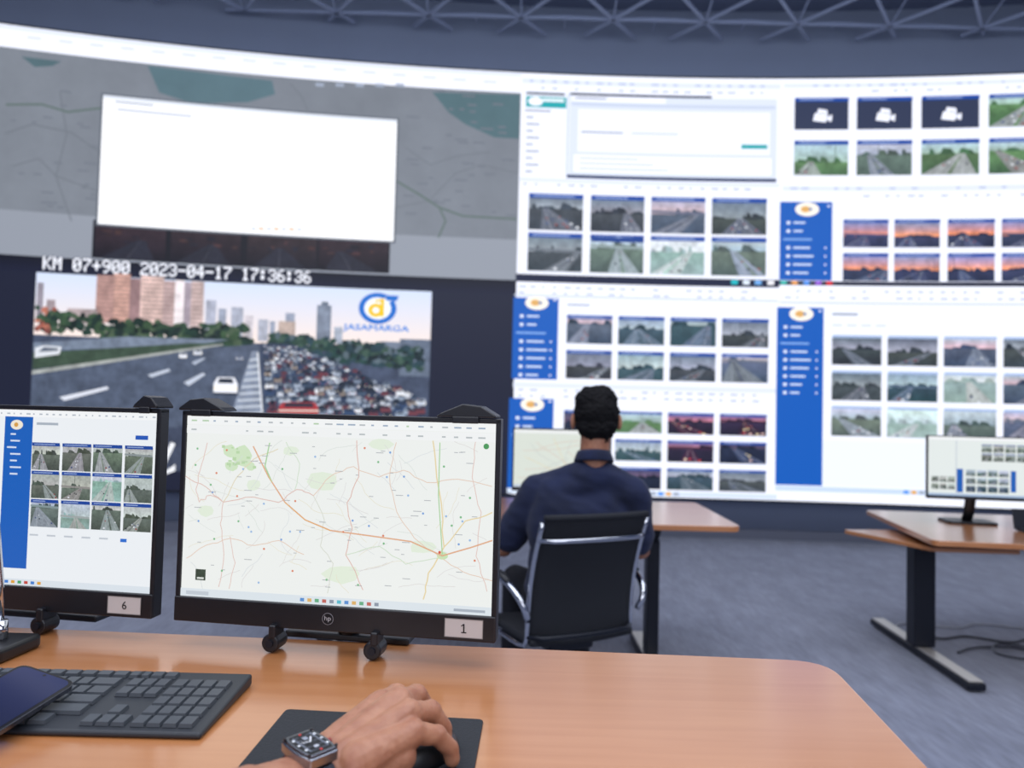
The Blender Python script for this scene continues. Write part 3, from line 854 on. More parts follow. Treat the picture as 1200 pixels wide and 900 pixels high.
def draw_map(cv, Ws, Hs):
    f = quadmap(MC, Ws, Hs)
    MB = hx('#f0f3f0')
    cl = lambda p: (min(max(p[0], .0005), Ws-.0005), min(max(p[1], .0005), Hs-.0005))
    def L(pts, w, col, lay=2, fade=.42): cv.line([cl(f(*p)) for p in pts], w/700, mixc(hx(col), MB, fade), lay)
    cv.rect(0, 0, Ws, Hs, MB, 0)
    cv.rect(0, Hs-.014, Ws, Hs, hx('#f6f8f8'), 6)
    cv.rect(0, Hs-.029, Ws, Hs-.015, hx('#f4f6f6'), 6)
    rr = random.Random(5)
    for i in range(26):
        a = .008+i*.0195
        cv.rect(a, Hs-.009, a+rr.uniform(.004, .013), Hs-.0065, hx(rr.choice(['#b8bec2', '#9fb0c4', '#b7d2b0'])), 7)
        if rr.random() < .7: cv.rect(a, Hs-.024, a+rr.uniform(.004, .012), Hs-.0215, hx('#b9c0c2'), 7)
    f1 = f(572, 524)
    cv.disc(f1[0], f1[1], .0045, .0045, hx('#4d9a5a'), 8)
    for q in [(270, 530, 10, 9), (286, 536, 14, 14), (272, 548, 9, 7), (296, 548, 7, 6)]:
        cv.poly([cl(f(q[0]+q[2]*math.cos(t)*rr.uniform(.7, 1), q[1]+q[3]*math.sin(t)*rr.uniform(.7, 1))) for t in [i*math.pi/5 for i in range(10)]], hx('#d3e8c6'), 1)
    for i in range(14):
        p = f(rr.uniform(260, 300), rr.uniform(522, 552)); cv.rect(p[0], p[1], p[0]+rr.uniform(.003, .008), p[1]+rr.uniform(.002, .006), hx('#bcdaac'), 2)
    for q in [(383, 566, 22, 14), (405, 672, 26, 12), (300, 570, 10, 8), (500, 640, 20, 9), (452, 522, 16, 8), (345, 530, 12, 6), (240, 600, 12, 8)]:
        cv.poly([cl(f(q[0]+q[2]*math.cos(t)*rr.uniform(.7, 1), q[1]+q[3]*math.sin(t)*rr.uniform(.7, 1))) for t in [i*math.pi/4 for i in range(8)]], hx('#e5f0de'), 1)
    for i in range(80):
        u = rr.uniform(215, 570); v = rr.uniform(525, 690); a = rr.uniform(0, 6.3); pts = [(u, v)]
        for k in range(rr.randint(4, 11)):
            a += rr.uniform(-.35, .35); u += 6*math.cos(a); v += 5*math.sin(a)
            if not (214 < u < 575 and 517 < v < 694): break
            pts.append((u, v))
        if len(pts) > 1: L(pts, rr.choice([.5, .6]), rr.choice(['#cfc8ca', '#d2cac8', '#c5cdd6', '#e2d7b0', '#cdd6cf']), 2, .4)
    red = ['#dba394', '#d79684', '#e0b08c']
    def W(pts, w, col, lay, fade=.40):
        out = [pts[0]]
        for p, q in zip(pts[:-1], pts[1:]):
            for k in (1, 2, 3):
                t = k/4; out.append((p[0]+(q[0]-p[0])*t+rr.uniform(-1.4, 1.4), p[1]+(q[1]-p[1])*t+rr.uniform(-1.4, 1.4)))
            out.append(q)
        L(out, w, col, lay, fade)
    W([(243, 521), (236, 545), (228, 575), (232, 590), (246, 582), (262, 590), (258, 615), (262, 650), (255, 688)], 1.0, red[0], 3)
    W([(215, 560), (240, 572), (262, 590), (300, 584), (330, 590), (352, 575), (372, 582)], 1.0, red[1], 3)
    W([(372, 582), (392, 560), (420, 548), (450, 560), (478, 552), (505, 566), (540, 562), (578, 570)], .9, red[2], 3)
    W([(424, 518), (426, 560), (412, 590), (418, 620), (410, 650), (430, 690)], 1.0, red[0], 3, .25)
    W([(372, 582), (385, 610), (380, 640), (395, 660), (388, 694)], .9, '#c8ccb8', 3)
    W([(470, 520), (462, 560), (470, 600), (490, 630), (520, 652), (545, 668), (578, 678)], .9, red[2], 3)
    W([(512, 518), (516, 560), (522, 600), (524, 640), (506, 670), (500, 700)], 1.4, '#e6c977', 3, .3)
    W([(524, 640), (548, 610), (578, 600)], 1.2, '#e6c977', 3, .3)
    W([(340, 520), (356, 545), (350, 575)], .9, '#b9d6ae', 3)
    W([(262, 590), (280, 560), (300, 540), (330, 528)], 1.0, '#d9c48a', 3)
    W([(410, 650), (450, 640), (480, 660), (520, 652)], .9, '#b9d6ae', 3)
    hwy = [(300, 525), (318, 560), (338, 590), (362, 610), (392, 622), (440, 628), (486, 634), (522, 650), (555, 640), (578, 632)]
    L(hwy, 1.5, '#d8735e', 4, .2); L(hwy, .6, '#e8c07a', 5, .05)
    L([(338, 590), (362, 610), (392, 622)], 1.2, '#e2a24e', 5, .1)
    L([(320, 521), (314, 548), (322, 566)], 1.5, '#9ccf8c', 4, .15)
    L([(520, 520), (518, 580), (522, 648)], 1.2, '#9ccf8c', 5, .15)
    W([(560, 518), (556, 560), (566, 600), (560, 650), (572, 690)], .9, red[0], 3)
    W([(215, 655), (240, 640), (270, 632), (300, 640), (330, 634), (360, 650)], .9, red[2], 3)
    W([(270, 630), (276, 660), (268, 690)], .9, red[0], 3)
    for i in range(110):
        u = rr.uniform(222, 560); v = rr.uniform(524, 688); p = f(u, v)
        if rr.random() < .6: cv.rect(p[0], p[1], min(p[0]+rr.uniform(.004, .014), Ws-.001), p[1]+.0012, hx('#b2b6ba'), 5)
        else: cv.disc(p[0], p[1], .0019, .0019, hx(rr.choice(['#7fa6dc', '#9dbde4', '#7fbd8a', '#df8a6c'])), 5, 8)
    p = f(522, 650); cv.disc(p[0], p[1], .009, .006, hx('#c9e6b6'), 3)
    p = f(519, 646); cv.disc(p[0], p[1], .0022, .0022, hx('#d65a4a'), 6)
    p = f(226, 680); cv.rect(p[0], p[1], p[0]+.018, p[1]+.018, hx('#3c4a3c'), 6, 1)
    cv.rect(p[0]+.003, p[1]+.002, p[0]+.015, p[1]+.005, hx('#dfe4df'), 7)
    cv.rect(0, 0, Ws, .013, hx('#dfe8ee'), 6)
    for i in range(11):
        a = Ws*.40+i*.0125
        cv.rect(a, .0035, a+.007, .009, hx(['#5f93d4', '#e0b46c', '#68b086', '#c46a60', '#8d98a8', '#5fbcd0'][i % 6]), 7)
    cv.rect(.010, .003, .05, .009, hx('#c4cdd6'), 7); cv.rect(Ws-.06, .004, Ws-.01, .008, hx('#aab4c0'), 7)

ML = [(-133, 478), (182, 488), (179, 700), (-139, 684)]
def draw_dash(cv, Ws, Hs):
    f = quadmap(ML, Ws, Hs)
    cv.rect(0, 0, Ws, Hs, hx('#eef2f6'), 0)
    def RR(u0, v0, u1, v1, col, lay=2):
        p = f(u0, v0); q = f(u1, v1); ref = f(100, v0)[1]; rf2 = f(100, v1)[1]
        cv.rect(p[0], rf2, q[0], ref, hx(col) if isinstance(col, str) else col, lay)
    cv.rect(0, Hs-.012, Ws, Hs, hx('#f7f9fb'), 3)
    rr = random.Random(8)
    for i in range(26):
        cv.rect(.2+i*.0125, Hs-.008, .2+i*.0125+rr.uniform(.002, .008), Hs-.0055, hx('#b4bcc6'), 4)
    RR(8, 493, 37, 676, '#1560bd', 2)
    p = f(22, 501); cv.disc(p[0], p[1], .012, .0085, hx('#f2ead8'), 4); cv.disc(p[0]-.001, p[1], .004, .004, hx('#d9a04a'), 5)
    for i in range(7): RR(11+(0 if i == 2 else 4), 514+i*8, 11+10+(i*5) % 9, 516+i*8, '#d6e2f6', 4)
    RR(158, 512, 172, 517, '#2558b8', 3)
    RR(45, 500, 70, 503, '#aab4c0', 3)
    for j in range(3):
        for i, (a, b_) in enumerate([(41, 73), (76, 109), (111, 144), (147, 178)]):
            v0 = 526+j*34; q0 = f(100, v0+31)[1]; q1_ = f(100, v0)[1]
            a0 = f(a, v0)[0]; a1 = f(b_, v0)[0]
            thumb(cv, a0, q0, a1, q1_, ['gray', 'gray', 'gray', 'gray', 'gray', 'gray', 'snow', 'gray', 'day', 'snow', 'gray', 'gray'][j*4+i], 300+j*4+i, 3, True)
    RR(144, 634, 151, 638, '#2d6fd0', 3)
    for i in range(5): RR(40+i*20, 634, 50+i*20, 636, '#c2c9d2', 3)
    cv.rect(0, 0, Ws, .011, hx('#dde6ee'), 4)
    for i in range(10):
        a = Ws*.38+i*.0125; cv.rect(a, .003, a+.007, .008, hx(['#3f7fd0', '#e0a43c', '#48a46a', '#c44a3f'][i % 4]), 5)

e1, P1, W1, R1 = monitor('black monitor showing a road map, marked with number 1', (-.5495, 1.225), (-.016, 1.145), .959, 1.305, .008, .040, draw_map, .92, stand='none')
e2, P2, W2, R2 = monitor('black monitor showing a camera dashboard, marked with number 6', (-1.120, 1.308), (-.588, 1.231), .958, 1.307, .008, .040, draw_dash, .92, stand='none')
for e, P, W, num in ((e1, P1, W1, '1'), (e2, P2, W2, '6')):
    Rm = R1 if e is e1 else R2
    B().tube([P(W*.5, .09, .932), P(W*.5, .085, 1.14)], .018, 14).done('stand_neck', blk, e, smooth=True)
    B().box(P(W*.5, .10, .926), (.22, .05, .011), Rm).done('stand_base', blk, e, bevel=.003)
    for a in ((.175, .345) if e is e1 else (.10, .335)):
        B().tube([P(a, -.010, .9360), P(a, .026, .9360)], .0145, 18).done('support_clamp', blk, e, bevel=.003, smooth=False)
        B().box(P(a+.003, .006, .9545), (.012, .034, .022), Rm).done('clamp_arm', blk, e, bevel=.003)
        B().tube([P(a, -.013, .9360), P(a, -.009, .9360)], .006, 14).done('clamp_screw', dark, e)
    cv = Canvas(lambda a, b_, l: P(W-.080+a, -.0015-l*.0003, (.959 if e is e1 else .958)+.006+b_))
    cv.rect(0, 0, .060, .028, hx('#c9c2bf'), 0)
    cv.line([(0, 0), (.06, 0), (.06, .028), (0, .028), (0, 0)], .0012, hx('#8d8785'), 1)
    if num == '1':
        k1 = hx('#1a1a1e')
        cv.rect(.0293, .0070, .0313, .0210, k1, 2); cv.rect(.0262, .0070, .0344, .0086, k1, 2)
        cv.poly([(.0293, .0210), (.0258, .0180), (.0266, .0170), (.0293, .0190)], k1, 2)
    else:
        cv.text(num, .0265, .0075, .0135, hx('#1a1a1e'), 2)
    cv.done('number_label', [prn], e, 'grey paper sticker with a number')
cv = Canvas(lambda a, b_, l: P1(W1/2-.002+a, -.0012-l*.0002, .979+b_))
cv.disc(0, 0, .0095, .0095, hx('#8b8a90'), 0, 28); cv.disc(0, 0, .0086, .0086, hx('#15161b'), 1, 28)
cv.text('hp', -.0055, -.0048, .0095, hx('#b9b8bd'), 2, .011)
cv.done('maker_emblem', [prn], e1)

def top_bracket(e, P, Rm, a, w, ztop, flip):
    b = B()
    pts = [(0, 0), (w, 0), (w*.92, .006), (w*.55, .021), (w*.25, .018), (0, .004)]
    if flip: pts = [(w-x, z) for x, z in pts][::-1]
    vs = [P(a+x, -.003, ztop+z) for x, z in pts]+[P(a+x, .045, ztop+z*1.0) for x, z in pts]
    n = len(pts)
    b.add(vs, [list(range(n)), [n+i for i in range(n)][::-1]]+[[i, (i+1) % n, n+(i+1) % n, n+i] for i in range(n)])
    b.box(P(a+w/2, -.002, ztop-.004), (w*.45, .005, .011), Rm)
    b.done('top_bracket', blk, e, bevel=.002)
top_bracket(e1, P1, R1, -.004, .080, 1.306, False)
top_bracket(e1, P1, R1, W1-.104, .096, 1.306, True)
top_bracket(e2, P2, R2, W2-.050, .045, 1.308, True)

def draw_small_map(cv, Ws, Hs):
    cv.rect(0, 0, Ws, Hs, hx('#dfe6dc'), 0); cv.rect(0, Hs-.02, Ws, Hs, hx('#f2f5f5'), 2); cv.rect(0, 0, Ws, .014, hx('#c5d2e0'), 2)
    rr = random.Random(9)
    for i in range(14):
        p = [(rr.uniform(.02, Ws-.02), rr.uniform(.03, Hs-.04)) for _ in range(2)]
        p.insert(1, ((p[0][0]+p[1][0])/2+rr.uniform(-.03, .03), (p[0][1]+p[1][1])/2+rr.uniform(-.02, .02)))
        cv.line(p, .002, hx(rr.choice(['#d9b9a8', '#e8d29a', '#c2c8c8'])), 1)
def draw_small_dash(cv, Ws, Hs):
    cv.rect(0, 0, Ws, Hs, hx('#e9f0ee'), 0); cv.rect(0, Hs-.018, Ws, Hs, hx('#f8fafc'), 2); cv.rect(0, 0, Ws, .012, hx('#a8c0e0'), 2)
    cv.rect(Ws*.27, .012, Ws*.28, Hs-.02, hx('#c9d3dc'), 1)
    cv.rect(Ws*.28, .02, Ws*.34, Hs*.46, hx('#1a5fb8'), 2)
    s = 500
    for j in range(2):
        for i in range(4):
            x = Ws*.52+i*.060; y = Hs*.60+j*.050
            if x+.052 < Ws: thumb(cv, x, y, x+.052, y+.040, 'gray', s, 3, True); s += 1
    for j in range(2):
        for i in range(3):
            x = .018+i*.042; y = .035+j*.040
            thumb(cv, x, y, x+.036, y+.031, 'gray', s, 3, False); s += 1
    for j in range(3):
        for i in range(4):
            x = Ws*.37+i*.056; y = .024+j*.044
            if x+.048 < Ws*.8: thumb(cv, x, y, x+.048, y+.035, 'day' if j else 'teal', s, 3, False); s += 1
    cv.rect(Ws*.80, .03, Ws*.85, Hs*.45, hx('#1a5fb8'), 2)
monitor('black monitor with a pale map on the seated man\'s desk', (.012, 4.02), (.552, 4.02), .880, 1.222, .008, .02, draw_small_map, .80)
monitor('black monitor with pale camera dashboard on a stand', (2.325, 4.10), (2.86, 4.02), .885, 1.235, .006, .018, draw_small_dash, .74)

# ------------------------------------------------------------------ DESKTOP OBJECTS
DZ = .92
kb = empty('keyboard', (-.58, .965, DZ), 'flat black full-size computer keyboard', 'keyboard')
kmat = mat('keyboard_black', '#24282f', .5); keym = mat('key_grey', '#3d4249', .45)
kb_body = B()
kx0, kx1, ky0, ky1 = -.802, -.358, .882, 1.056
kb_body.add([(kx0, ky0, DZ+.0005), (kx1, ky0, DZ+.0005), (kx1, ky1, DZ+.0005), (kx0, ky1, DZ+.0005),
             (kx0, ky0, DZ+.008), (kx1, ky0, DZ+.008), (kx1, ky1, DZ+.017), (kx0, ky1, DZ+.017)],
            [[3, 2, 1, 0], [4, 5, 6, 7], [0, 1, 5, 4], [1, 2, 6, 5], [2, 3, 7, 6], [3, 0, 4, 7]])
kb_body.done('body', kmat, kb, bevel=.004)
slope = .009/(ky1-ky0)
def keyz(y): return DZ+.008+(y-ky0)*slope
def key_mesh(w, d):
    b = B(); t = .0022
    b.add([(-w/2, -d/2, -.001), (w/2, -d/2, -.001), (w/2, d/2, -.001), (-w/2, d/2, -.001),
           (-w/2+t*.6, -d/2+t*.6, .0035), (w/2-t*.6, -d/2+t*.6, .0035), (w/2-t*.6, d/2-t*.6, .0042), (-w/2+t*.6, d/2-t*.6, .0042)],
          [[3, 2, 1, 0], [4, 5, 6, 7], [0, 1, 5, 4], [1, 2, 6, 5], [2, 3, 7, 6], [3, 0, 4, 7]])
    me = bpy.data.meshes.new('key'); me.from_pydata([tuple(v) for v in b.v], [], b.f); me.materials.append(keym); return me
KM_ = {}
def put_key(xc, yc, w, d):
    k = (round(w, 4), round(d, 4))
    if k not in KM_: KM_[k] = key_mesh(*k)
    o = new_obj('key', KM_[k], kb); o.location = Vector((xc, yc, keyz(yc)+.001))-kb.location
pitch = .0193; rowp = .0262; kh = .0232
rows_y = [ky1-.020-j*rowp for j in range(6)]
x_main = kx0+.012
for j, y in enumerate(rows_y):
    d = kh if j else .016
    if j == 5:
        xs = [(0, 1.25), (1.25, 1.25), (2.5, 1.25), (3.75, 5), (8.75, 1.25), (10, 1.25), (11.25, 1.25)]
    elif j == 0: xs = [(i*1.16, 1.1) for i in range(13) if i not in (99,)]
    elif j == 1: xs = [(i, 1) for i in range(12)]+[(12, 1.9)]
    elif j == 2: xs = [(0, 1.5)]+[(1.5+i, 1) for i in range(11)]+[(12.5, 1.4)]
    elif j == 3: xs = [(0, 1.75)]+[(1.75+i, 1) for i in range(10)]+[(11.75, 2.15)]
    else: xs = [(0, 2.2)]+[(2.2+i, 1) for i in range(9)]+[(11.2, 2.7)]
    for (a, w) in xs: put_key(x_main+(a+w/2)*pitch, y, w*pitch-.002, d)
xn = x_main+14.5*pitch
for j, y in enumerate(rows_y):
    if j in (0, 1, 2): cols = (0, 1, 2)
    elif j == 4: cols = (1,)
    elif j == 5: cols = (0, 1, 2)
    else: cols = ()
    for i in cols: put_key(xn+(i+.5)*pitch*.97, y, pitch*.97-.002, kh if j else .016)
xp = xn+3.15*pitch
for j, y in enumerate(rows_y):
    if j == 0: continue
    for i in range(4): put_key(xp+(i+.5)*pitch, y, pitch-.002, kh)

B().prism(round_poly([(-.292, .735), (-.035, .722), (-.026, .955), (-.284, .972)], .008), DZ+.0004, DZ+.0030).done(
    'mouse_pad', mat('pad_cloth', '#23262c', .85, nscale=300, namt=.3, bump=.2), bevel=.0008, label='thin dark grey fabric mouse pad on the desk', cat='mouse pad')
# mouse
HS = 1.06
HO = Vector((-.172, .764, .952)); hang = math.radians(50)
F = Vector((math.cos(hang), math.sin(hang), 0)); Lf = Vector((-F.y, F.x, 0)); Up = Vector((0, 0, 1))
def HP(x, y, z): return HO+(F*x+Lf*y+Up*z)*HS
mc = HP(.108, -.004, 0); mc.z = DZ+.003
ms_e = empty('computer_mouse', mc, 'black computer mouse under a hand', 'mouse')
RH = Matrix((F, Lf, Up)).transposed()
b = B()
vs = []
for i in range(13):
    t = i/12*math.pi/2
    for k in range(28):
        a = 2*math.pi*k/28
        rxx = .055*math.cos(t)**.6 if i < 12 else .003
        ryy = .034*math.cos(t)**.6 if i < 12 else .002
        px = rxx*math.cos(a); py = ryy*math.sin(a)
        vs.append(mc+RH @ Vector((px, py, .030*math.sin(t)-.006*max(0, px/.05)*math.sin(t)+.0005)))
fs = [[i*28+k, i*28+(k+1) % 28, (i+1)*28+(k+1) % 28, (i+1)*28+k] for i in range(12) for k in range(28)]
fs += [list(range(28))[::-1], [12*28+k for k in range(28)]]
b.add(vs, fs); b.done('shell', mat('mouse_black', '#101114', .35), ms_e, smooth=True)
q = mc+RH @ Vector((.038, 0, .020))
B().tube([q-Lf*.003, q+Lf*.003], .006, 14).done('scroll_wheel', dark, ms_e)

# phone leaning over the keyboard's front edge
ph = empty('smartphone', (-.60, .90, .935), 'smartphone with a dark blue screen leaning on the keyboard', 'phone')
d1 = Vector((.965, -.12, -.23)).normalized(); d2 = Vector((.12, -.965, -.150)); d2 = (d2-d1*d2.dot(d1)).normalized(); nrm = d1.cross(d2)*-1
if nrm.z < 0: nrm = -nrm
tl = Vector((-.630, .970, .9700)); Wp, Hp = .081, .172
def PP(a, b_, n): return tl+d1*a+d2*b_+nrm*n
def slab(inset, n0, n1, r):
    pts = round_poly([(inset, inset), (Wp-inset, inset), (Wp-inset, Hp-inset), (inset, Hp-inset)], r)
    n = len(pts); b = B()
    b.add([PP(x, y, n0) for x, y in pts]+[PP(x, y, n1) for x, y in pts], [list(range(n)), [n+i for i in range(n)]]+[[i, (i+1) % n, n+(i+1) % n, n+i] for i in range(n)])
    return b
slab(0, -.004, .004, .014).done('frame', mat('phone_frame', '#5a5d68', .25, .8), ph, bevel=.0015)
def phcol(a, b_): return mixc(hx('#1b2c72'), hx('#0a1234'), min(1, b_/Hp))
cv = Canvas(lambda a, b_, l: PP(a, b_, .0043+l*.0002))
cv.poly(round_poly([(.001, .001), (Wp-.001, .001), (Wp-.001, Hp-.001), (.001, Hp-.001)], .013), hx('#040406'), 0)
cv.poly(round_poly([(.0045, .0045), (Wp-.0045, .0045), (Wp-.0045, Hp-.0045), (.0045, Hp-.0045)], .011), phcol, 1)
cv.disc(Wp/2, .009, .002, .002, hx('#000000'), 2)
cv.done('phone_screen', [emat('phone_display', .6, rough=.18, spec=.35)], ph)

# desk microphone (base + chrome stem)
mk = empty('desk_microphone', (-.792, 1.16, DZ), 'black desk microphone base with a silver gooseneck stem', 'microphone')
B().prism(round_poly([(-.86, 1.10), (-.755, 1.10), (-.745, 1.20), (-.86, 1.20)], .015), DZ+.0005, DZ+.022).done('base', mat('mic_black', '#111216', .35), mk, bevel=.006)
B().tube([(-.792, 1.165, DZ+.02), (-.793, 1.165, DZ+.05)], .010, 16).done('stem_collar', mat('chrome', '#c9ccd4', .12, 1.0), mk, smooth=True)
B().tube([(-.793, 1.165, DZ+.045), (-.796, 1.165, DZ+.11), (-.806, 1.16, DZ+.22), (-.84, 1.14, DZ+.33)], .0045, 12).done('gooseneck', MATS['chrome'], mk, smooth=True)
B().cap((-.84, 1.14, DZ+.33), .010, (-.872, 1.118, DZ+.375), .011).done('microphone_head', MATS['mic_black'], mk, smooth=True)

# ------------------------------------------------------------------ HANDS / PEOPLE
skin = mat('skin', '#ad7a5e', .5, nscale=55, color2='#98634b', bump=.14, sss=.10)
def hand(b, O, Fw, Lt, Upv, side=1, sc_=1.0):
    def q(x, y, z): return O+(Fw*x+Lt*(y*side)+Upv*z)*sc_
    def cp(p0, r0, p1, r1, flat=1.0): b.cap(q(*p0), r0*sc_, q(*p1), r1*sc_, flat, Upv, 16)
    mcp = [(.082, .030, .026), (.088, .009, .032), (.083, -.013, .028), (.072, -.033, .018)]
    pip = [(.113, .041, .025), (.119, .015, .029), (.112, -.015, .022), (.097, -.041, .010)]
    dip = [(.131, .043, .007), (.137, .015, .008), (.128, -.018, .001), (.112, -.046, -.007)]
    tip = [(.136, .041, -.008), (.141, .014, -.008), (.129, -.020, -.016), (.114, -.047, -.018)]
    rad = [(.0140, .0120, .0108, .0096), (.0146, .0124, .0110, .0098), (.0138, .0118, .0105, .0093), (.0126, .0104, .0093, .0083)]
    for i in range(4):
        st = (.010, mcp[i][1]*.60, .005)
        cp(st, .021, mcp[i], rad[i][0]*1.12, .98)
        cp(mcp[i], rad[i][0], pip[i], rad[i][1], .95)
        b.ell(q(*pip[i]), [rad[i][1]*1.06*sc_]*3, None, 14, 8)
        b.ell(q(mcp[i][0], mcp[i][1], mcp[i][2]+.002), [rad[i][0]*.98*sc_]*3, None, 14, 8)
        cp(pip[i], rad[i][1]*.97, dip[i], rad[i][2]); cp(dip[i], rad[i][2]*.98, tip[i], rad[i][3])
    cp((.014, .022, -.002), .020, (.052, .046, -.002), .0155)
    cp((.052, .046, -.002), .0150, (.084, .059, -.008), .0120)
    cp((.084, .059, -.008), .0115, (.106, .054, -.014), .0098)
    cp((.004, -.014, -.001), .020, (.055, -.030, -.001), .018)
    cp((-.012, 0, 0), .0235, (.03, 0, .006), .028, .84)

arm = empty('person', (HO.x-.1, HO.y-.05, .93), 'bare forearm with hand resting on a computer mouse', 'person')
b = B()
hand(b, HO, F, Lf, Up, 1, HS)
fang = math.radians(57)
F2 = Vector((math.cos(fang), math.sin(fang), 0))
fw = HO-F*.035+Vector((0, 0, .000))
m1 = fw-F2*.07+Vector((0, 0, .006)); el = fw-F2*.21+Vector((0, 0, .016))
b.cap(HO-F*.005, .0262, fw, .0262, .80, Up, 20)
b.cap(fw, .0265, m1, .033, .84, Up, 20)
b.cap(m1, .033, el, .042, .92, Up, 20)
def skin_fn(p, n):
    return p+n*(noise.noise(p*90)*.0007+noise.noise(p*240)*.0003)
b.done('body', skin, arm, remesh=.0018, sm=3, fn=skin_fn)

# wristwatch
wc = HO-F*.032
wt = empty('wristwatch', wc+Up*.024, 'chunky dark and silver barrel-shaped wristwatch with link band', 'wristwatch')
steel = mat('watch_steel', '#a6a9b2', .22, 1.0)
steel2 = mat('band_steel', '#4a4c54', .32, 1.0)
red_ = mat('crown_red', '#8c1f1c', .35)
b = B(); nl = 22; bred = B()
for k in range(nl):
    a = 2*math.pi*k/nl
    ce = wc+Lf*.0305*math.cos(a)+Up*(.0250*math.sin(a))
    tg = (Lf*(-.0305*math.sin(a))+Up*(.0250*math.cos(a))).normalized()
    nm_ = F.cross(tg).normalized()
    Rk = Matrix((F, tg, nm_)).transposed()
    for off, w_ in ((-.0085, .0068), (0, .0090), (.0085, .0068)):
        (bred if (off < 0 and k % 2) else b).box(ce+F*off, (w_, .0072, .0040), Rk)
b.done('watch_band', steel2, wt, bevel=.0006)
bred.done('band_accent', red_, wt, bevel=.0006, label='dark red band links')
tiltR = RH @ Matrix.Rotation(math.radians(4), 3, 'X')
wcen = wc + RH @ Vector((0, -.002, .0290))
def W_(x, y, z): return wcen+tiltR @ Vector((x, y, z))
def wprism(pts, z0, z1):
    n = len(pts); b = B()
    b.add([W_(x, y, z0) for x, y in pts]+[W_(x, y, z1) for x, y in pts], [list(range(n))[::-1], [n+i for i in range(n)]]+[[i, (i+1) % n, n+(i+1) % n, n+i] for i in range(n)])
    return b
def barrel(l, w):
    pts = []
    for k in range(13):
        t = -1+2*k/12; pts.append((w*(1-.18*t*t), l*t))
    for k in range(13):
        t = 1-2*k/12; pts.append((-w*(1-.18*t*t), l*t))
    return pts
wprism(barrel(.0250, .0195), -.008, .003).done('case', steel, wt, bevel=.0018)
wprism(barrel(.0232, .0178), .003, .0055).done('watch_bezel', mat('watch_bezel_steel', '#7a7d86', .25, 1.0), wt, bevel=.0010)
cv = Canvas(lambda a, b_, l: W_(a, b_, .0057+l*.00012))
cv.poly(barrel(.0200, .0145), hx('#101217'), 0)
for t in (-.0150, -.0075, .0005, .0080, .0145):
    cv.rect(-.0100, t-.0012, .0100, t+.0008, hx('#4a4e58'), 1)
for t in (-.0100, .0100):
    cv.rect(t-.001, -.016, t+.001, .016, hx('#6a6f7a'), 2)
cv.rect(-.004, -.015, .004, .015, hx('#1c1e24'), 2)
cv.rect(-.0025, -.012, .0025, -.008, hx('#b8bcc6'), 3); cv.rect(-.0025, .006, .0025, .012, hx('#8f949f'), 3)
for (x, y) in ((.0122, .011), (.0122, -.011), (-.0122, .011), (-.0122, -.011), (.0130, 0), (-.0130, 0), (0, .0180), (0, -.0180)):
    cv.rect(x-.0012, y-.0014, x+.0012, y+.0014, hx('#c9302c') if abs(y) > .015 else hx('#e4e7ec'), 3)
cv.line([(0, 0), (.006, .0085)], .0012, hx('#f2f4f8'), 5); cv.line([(0, 0), (-.008, .003)], .001, hx('#f2f4f8'), 5)
cv.done('watch_dial', [prn], wt)
for sx in (-1, 1):
    for sy in (-1, 1):
        B().tube([W_(.0155*sx, .0208*sy, .003), W_(.0155*sx, .0208*sy, .0068)], .0016, 10).done('screw', steel2, wt)
B().tube([W_(.0185, 0, -.001), W_(.0240, 0, -.001)], .0034, 14).done('crown', red_, wt)

# ---------------- office chair
CC = Vector((.215, 3.03, 0)); CYAW = math.radians(26)
ch = empty('office_chair', CC, 'black mesh office chair with chrome frame and armrests', 'chair')
MC_ = Matrix.Translation(CC) @ Matrix.Rotation(CYAW, 4, 'Z')
chrome = MATS['chrome']
meshm = mat('black_mesh', '#20232c', .75, nscale=500, namt=.6, bump=.5)
def backy(z):
    t = (z-.46)/(.925-.46)
    return -.165-.11*t+.030*math.sin(math.pi*t)
def bk_(u, v):
    z = .455+v*.47
    return Vector(((u-.5)*.445, backy(z)-.024*math.sin(math.pi*u), z))
B(MC_).grid(bk_, 16, 20).done('backrest', meshm, ch, smooth=True, solid=.008)
B(MC_).tube([Vector(((u/10-.5)*.455, backy(.925)-.024*math.sin(math.pi*u/10), .928)) for u in range(11)], .012, 12).done('top_roll', meshm, ch, smooth=True)
B(MC_).grid(lambda u, v: Vector(((u-.5)*.455, -.19+v*.45, .452-.012*math.sin(math.pi*u)-.03*max(0, v-.75)*2)), 14, 14).done('seat', meshm, ch, smooth=True, solid=.024)
for sx in (-1, 1):
    path = [Vector((sx*.232, backy(z), z)) for z in [.91-.05*i for i in range(10)]]
    path += [Vector((sx*.232, -.15, .435)), Vector((sx*.232, -.09, .425)), Vector((sx*.232, .1, .425)), Vector((sx*.232, .24, .405)), Vector((sx*.232, .275, .385))]
    B(MC_).tube(path, .0095, 10, 1.0).done('side_rail', chrome, ch, smooth=True)
    ar = []
    for k in range(25):
        t = k/24; a = math.radians(200-t*235)
        ar.append(Vector((sx*(.245+.050*math.sin(math.pi*min(1, t*1.15))), -.03+.175*math.cos(a), .575+.10*math.sin(a))))
    ar.append(Vector((sx*.242, .10, .43)))
    B(MC_).tube(ar, .013, 12).done('armrest', chrome, ch, smooth=True)
    B(MC_).tube([Vector((sx*.294, -.12, .672)), Vector((sx*.295, -.06, .690)), Vector((sx*.295, 0, .692)), Vector((sx*.295, .05, .682))], [.014, .017, .017, .013], 12, .6).done('arm_pad', mat('arm_pad_black', '#15161b', .5), ch, smooth=True)
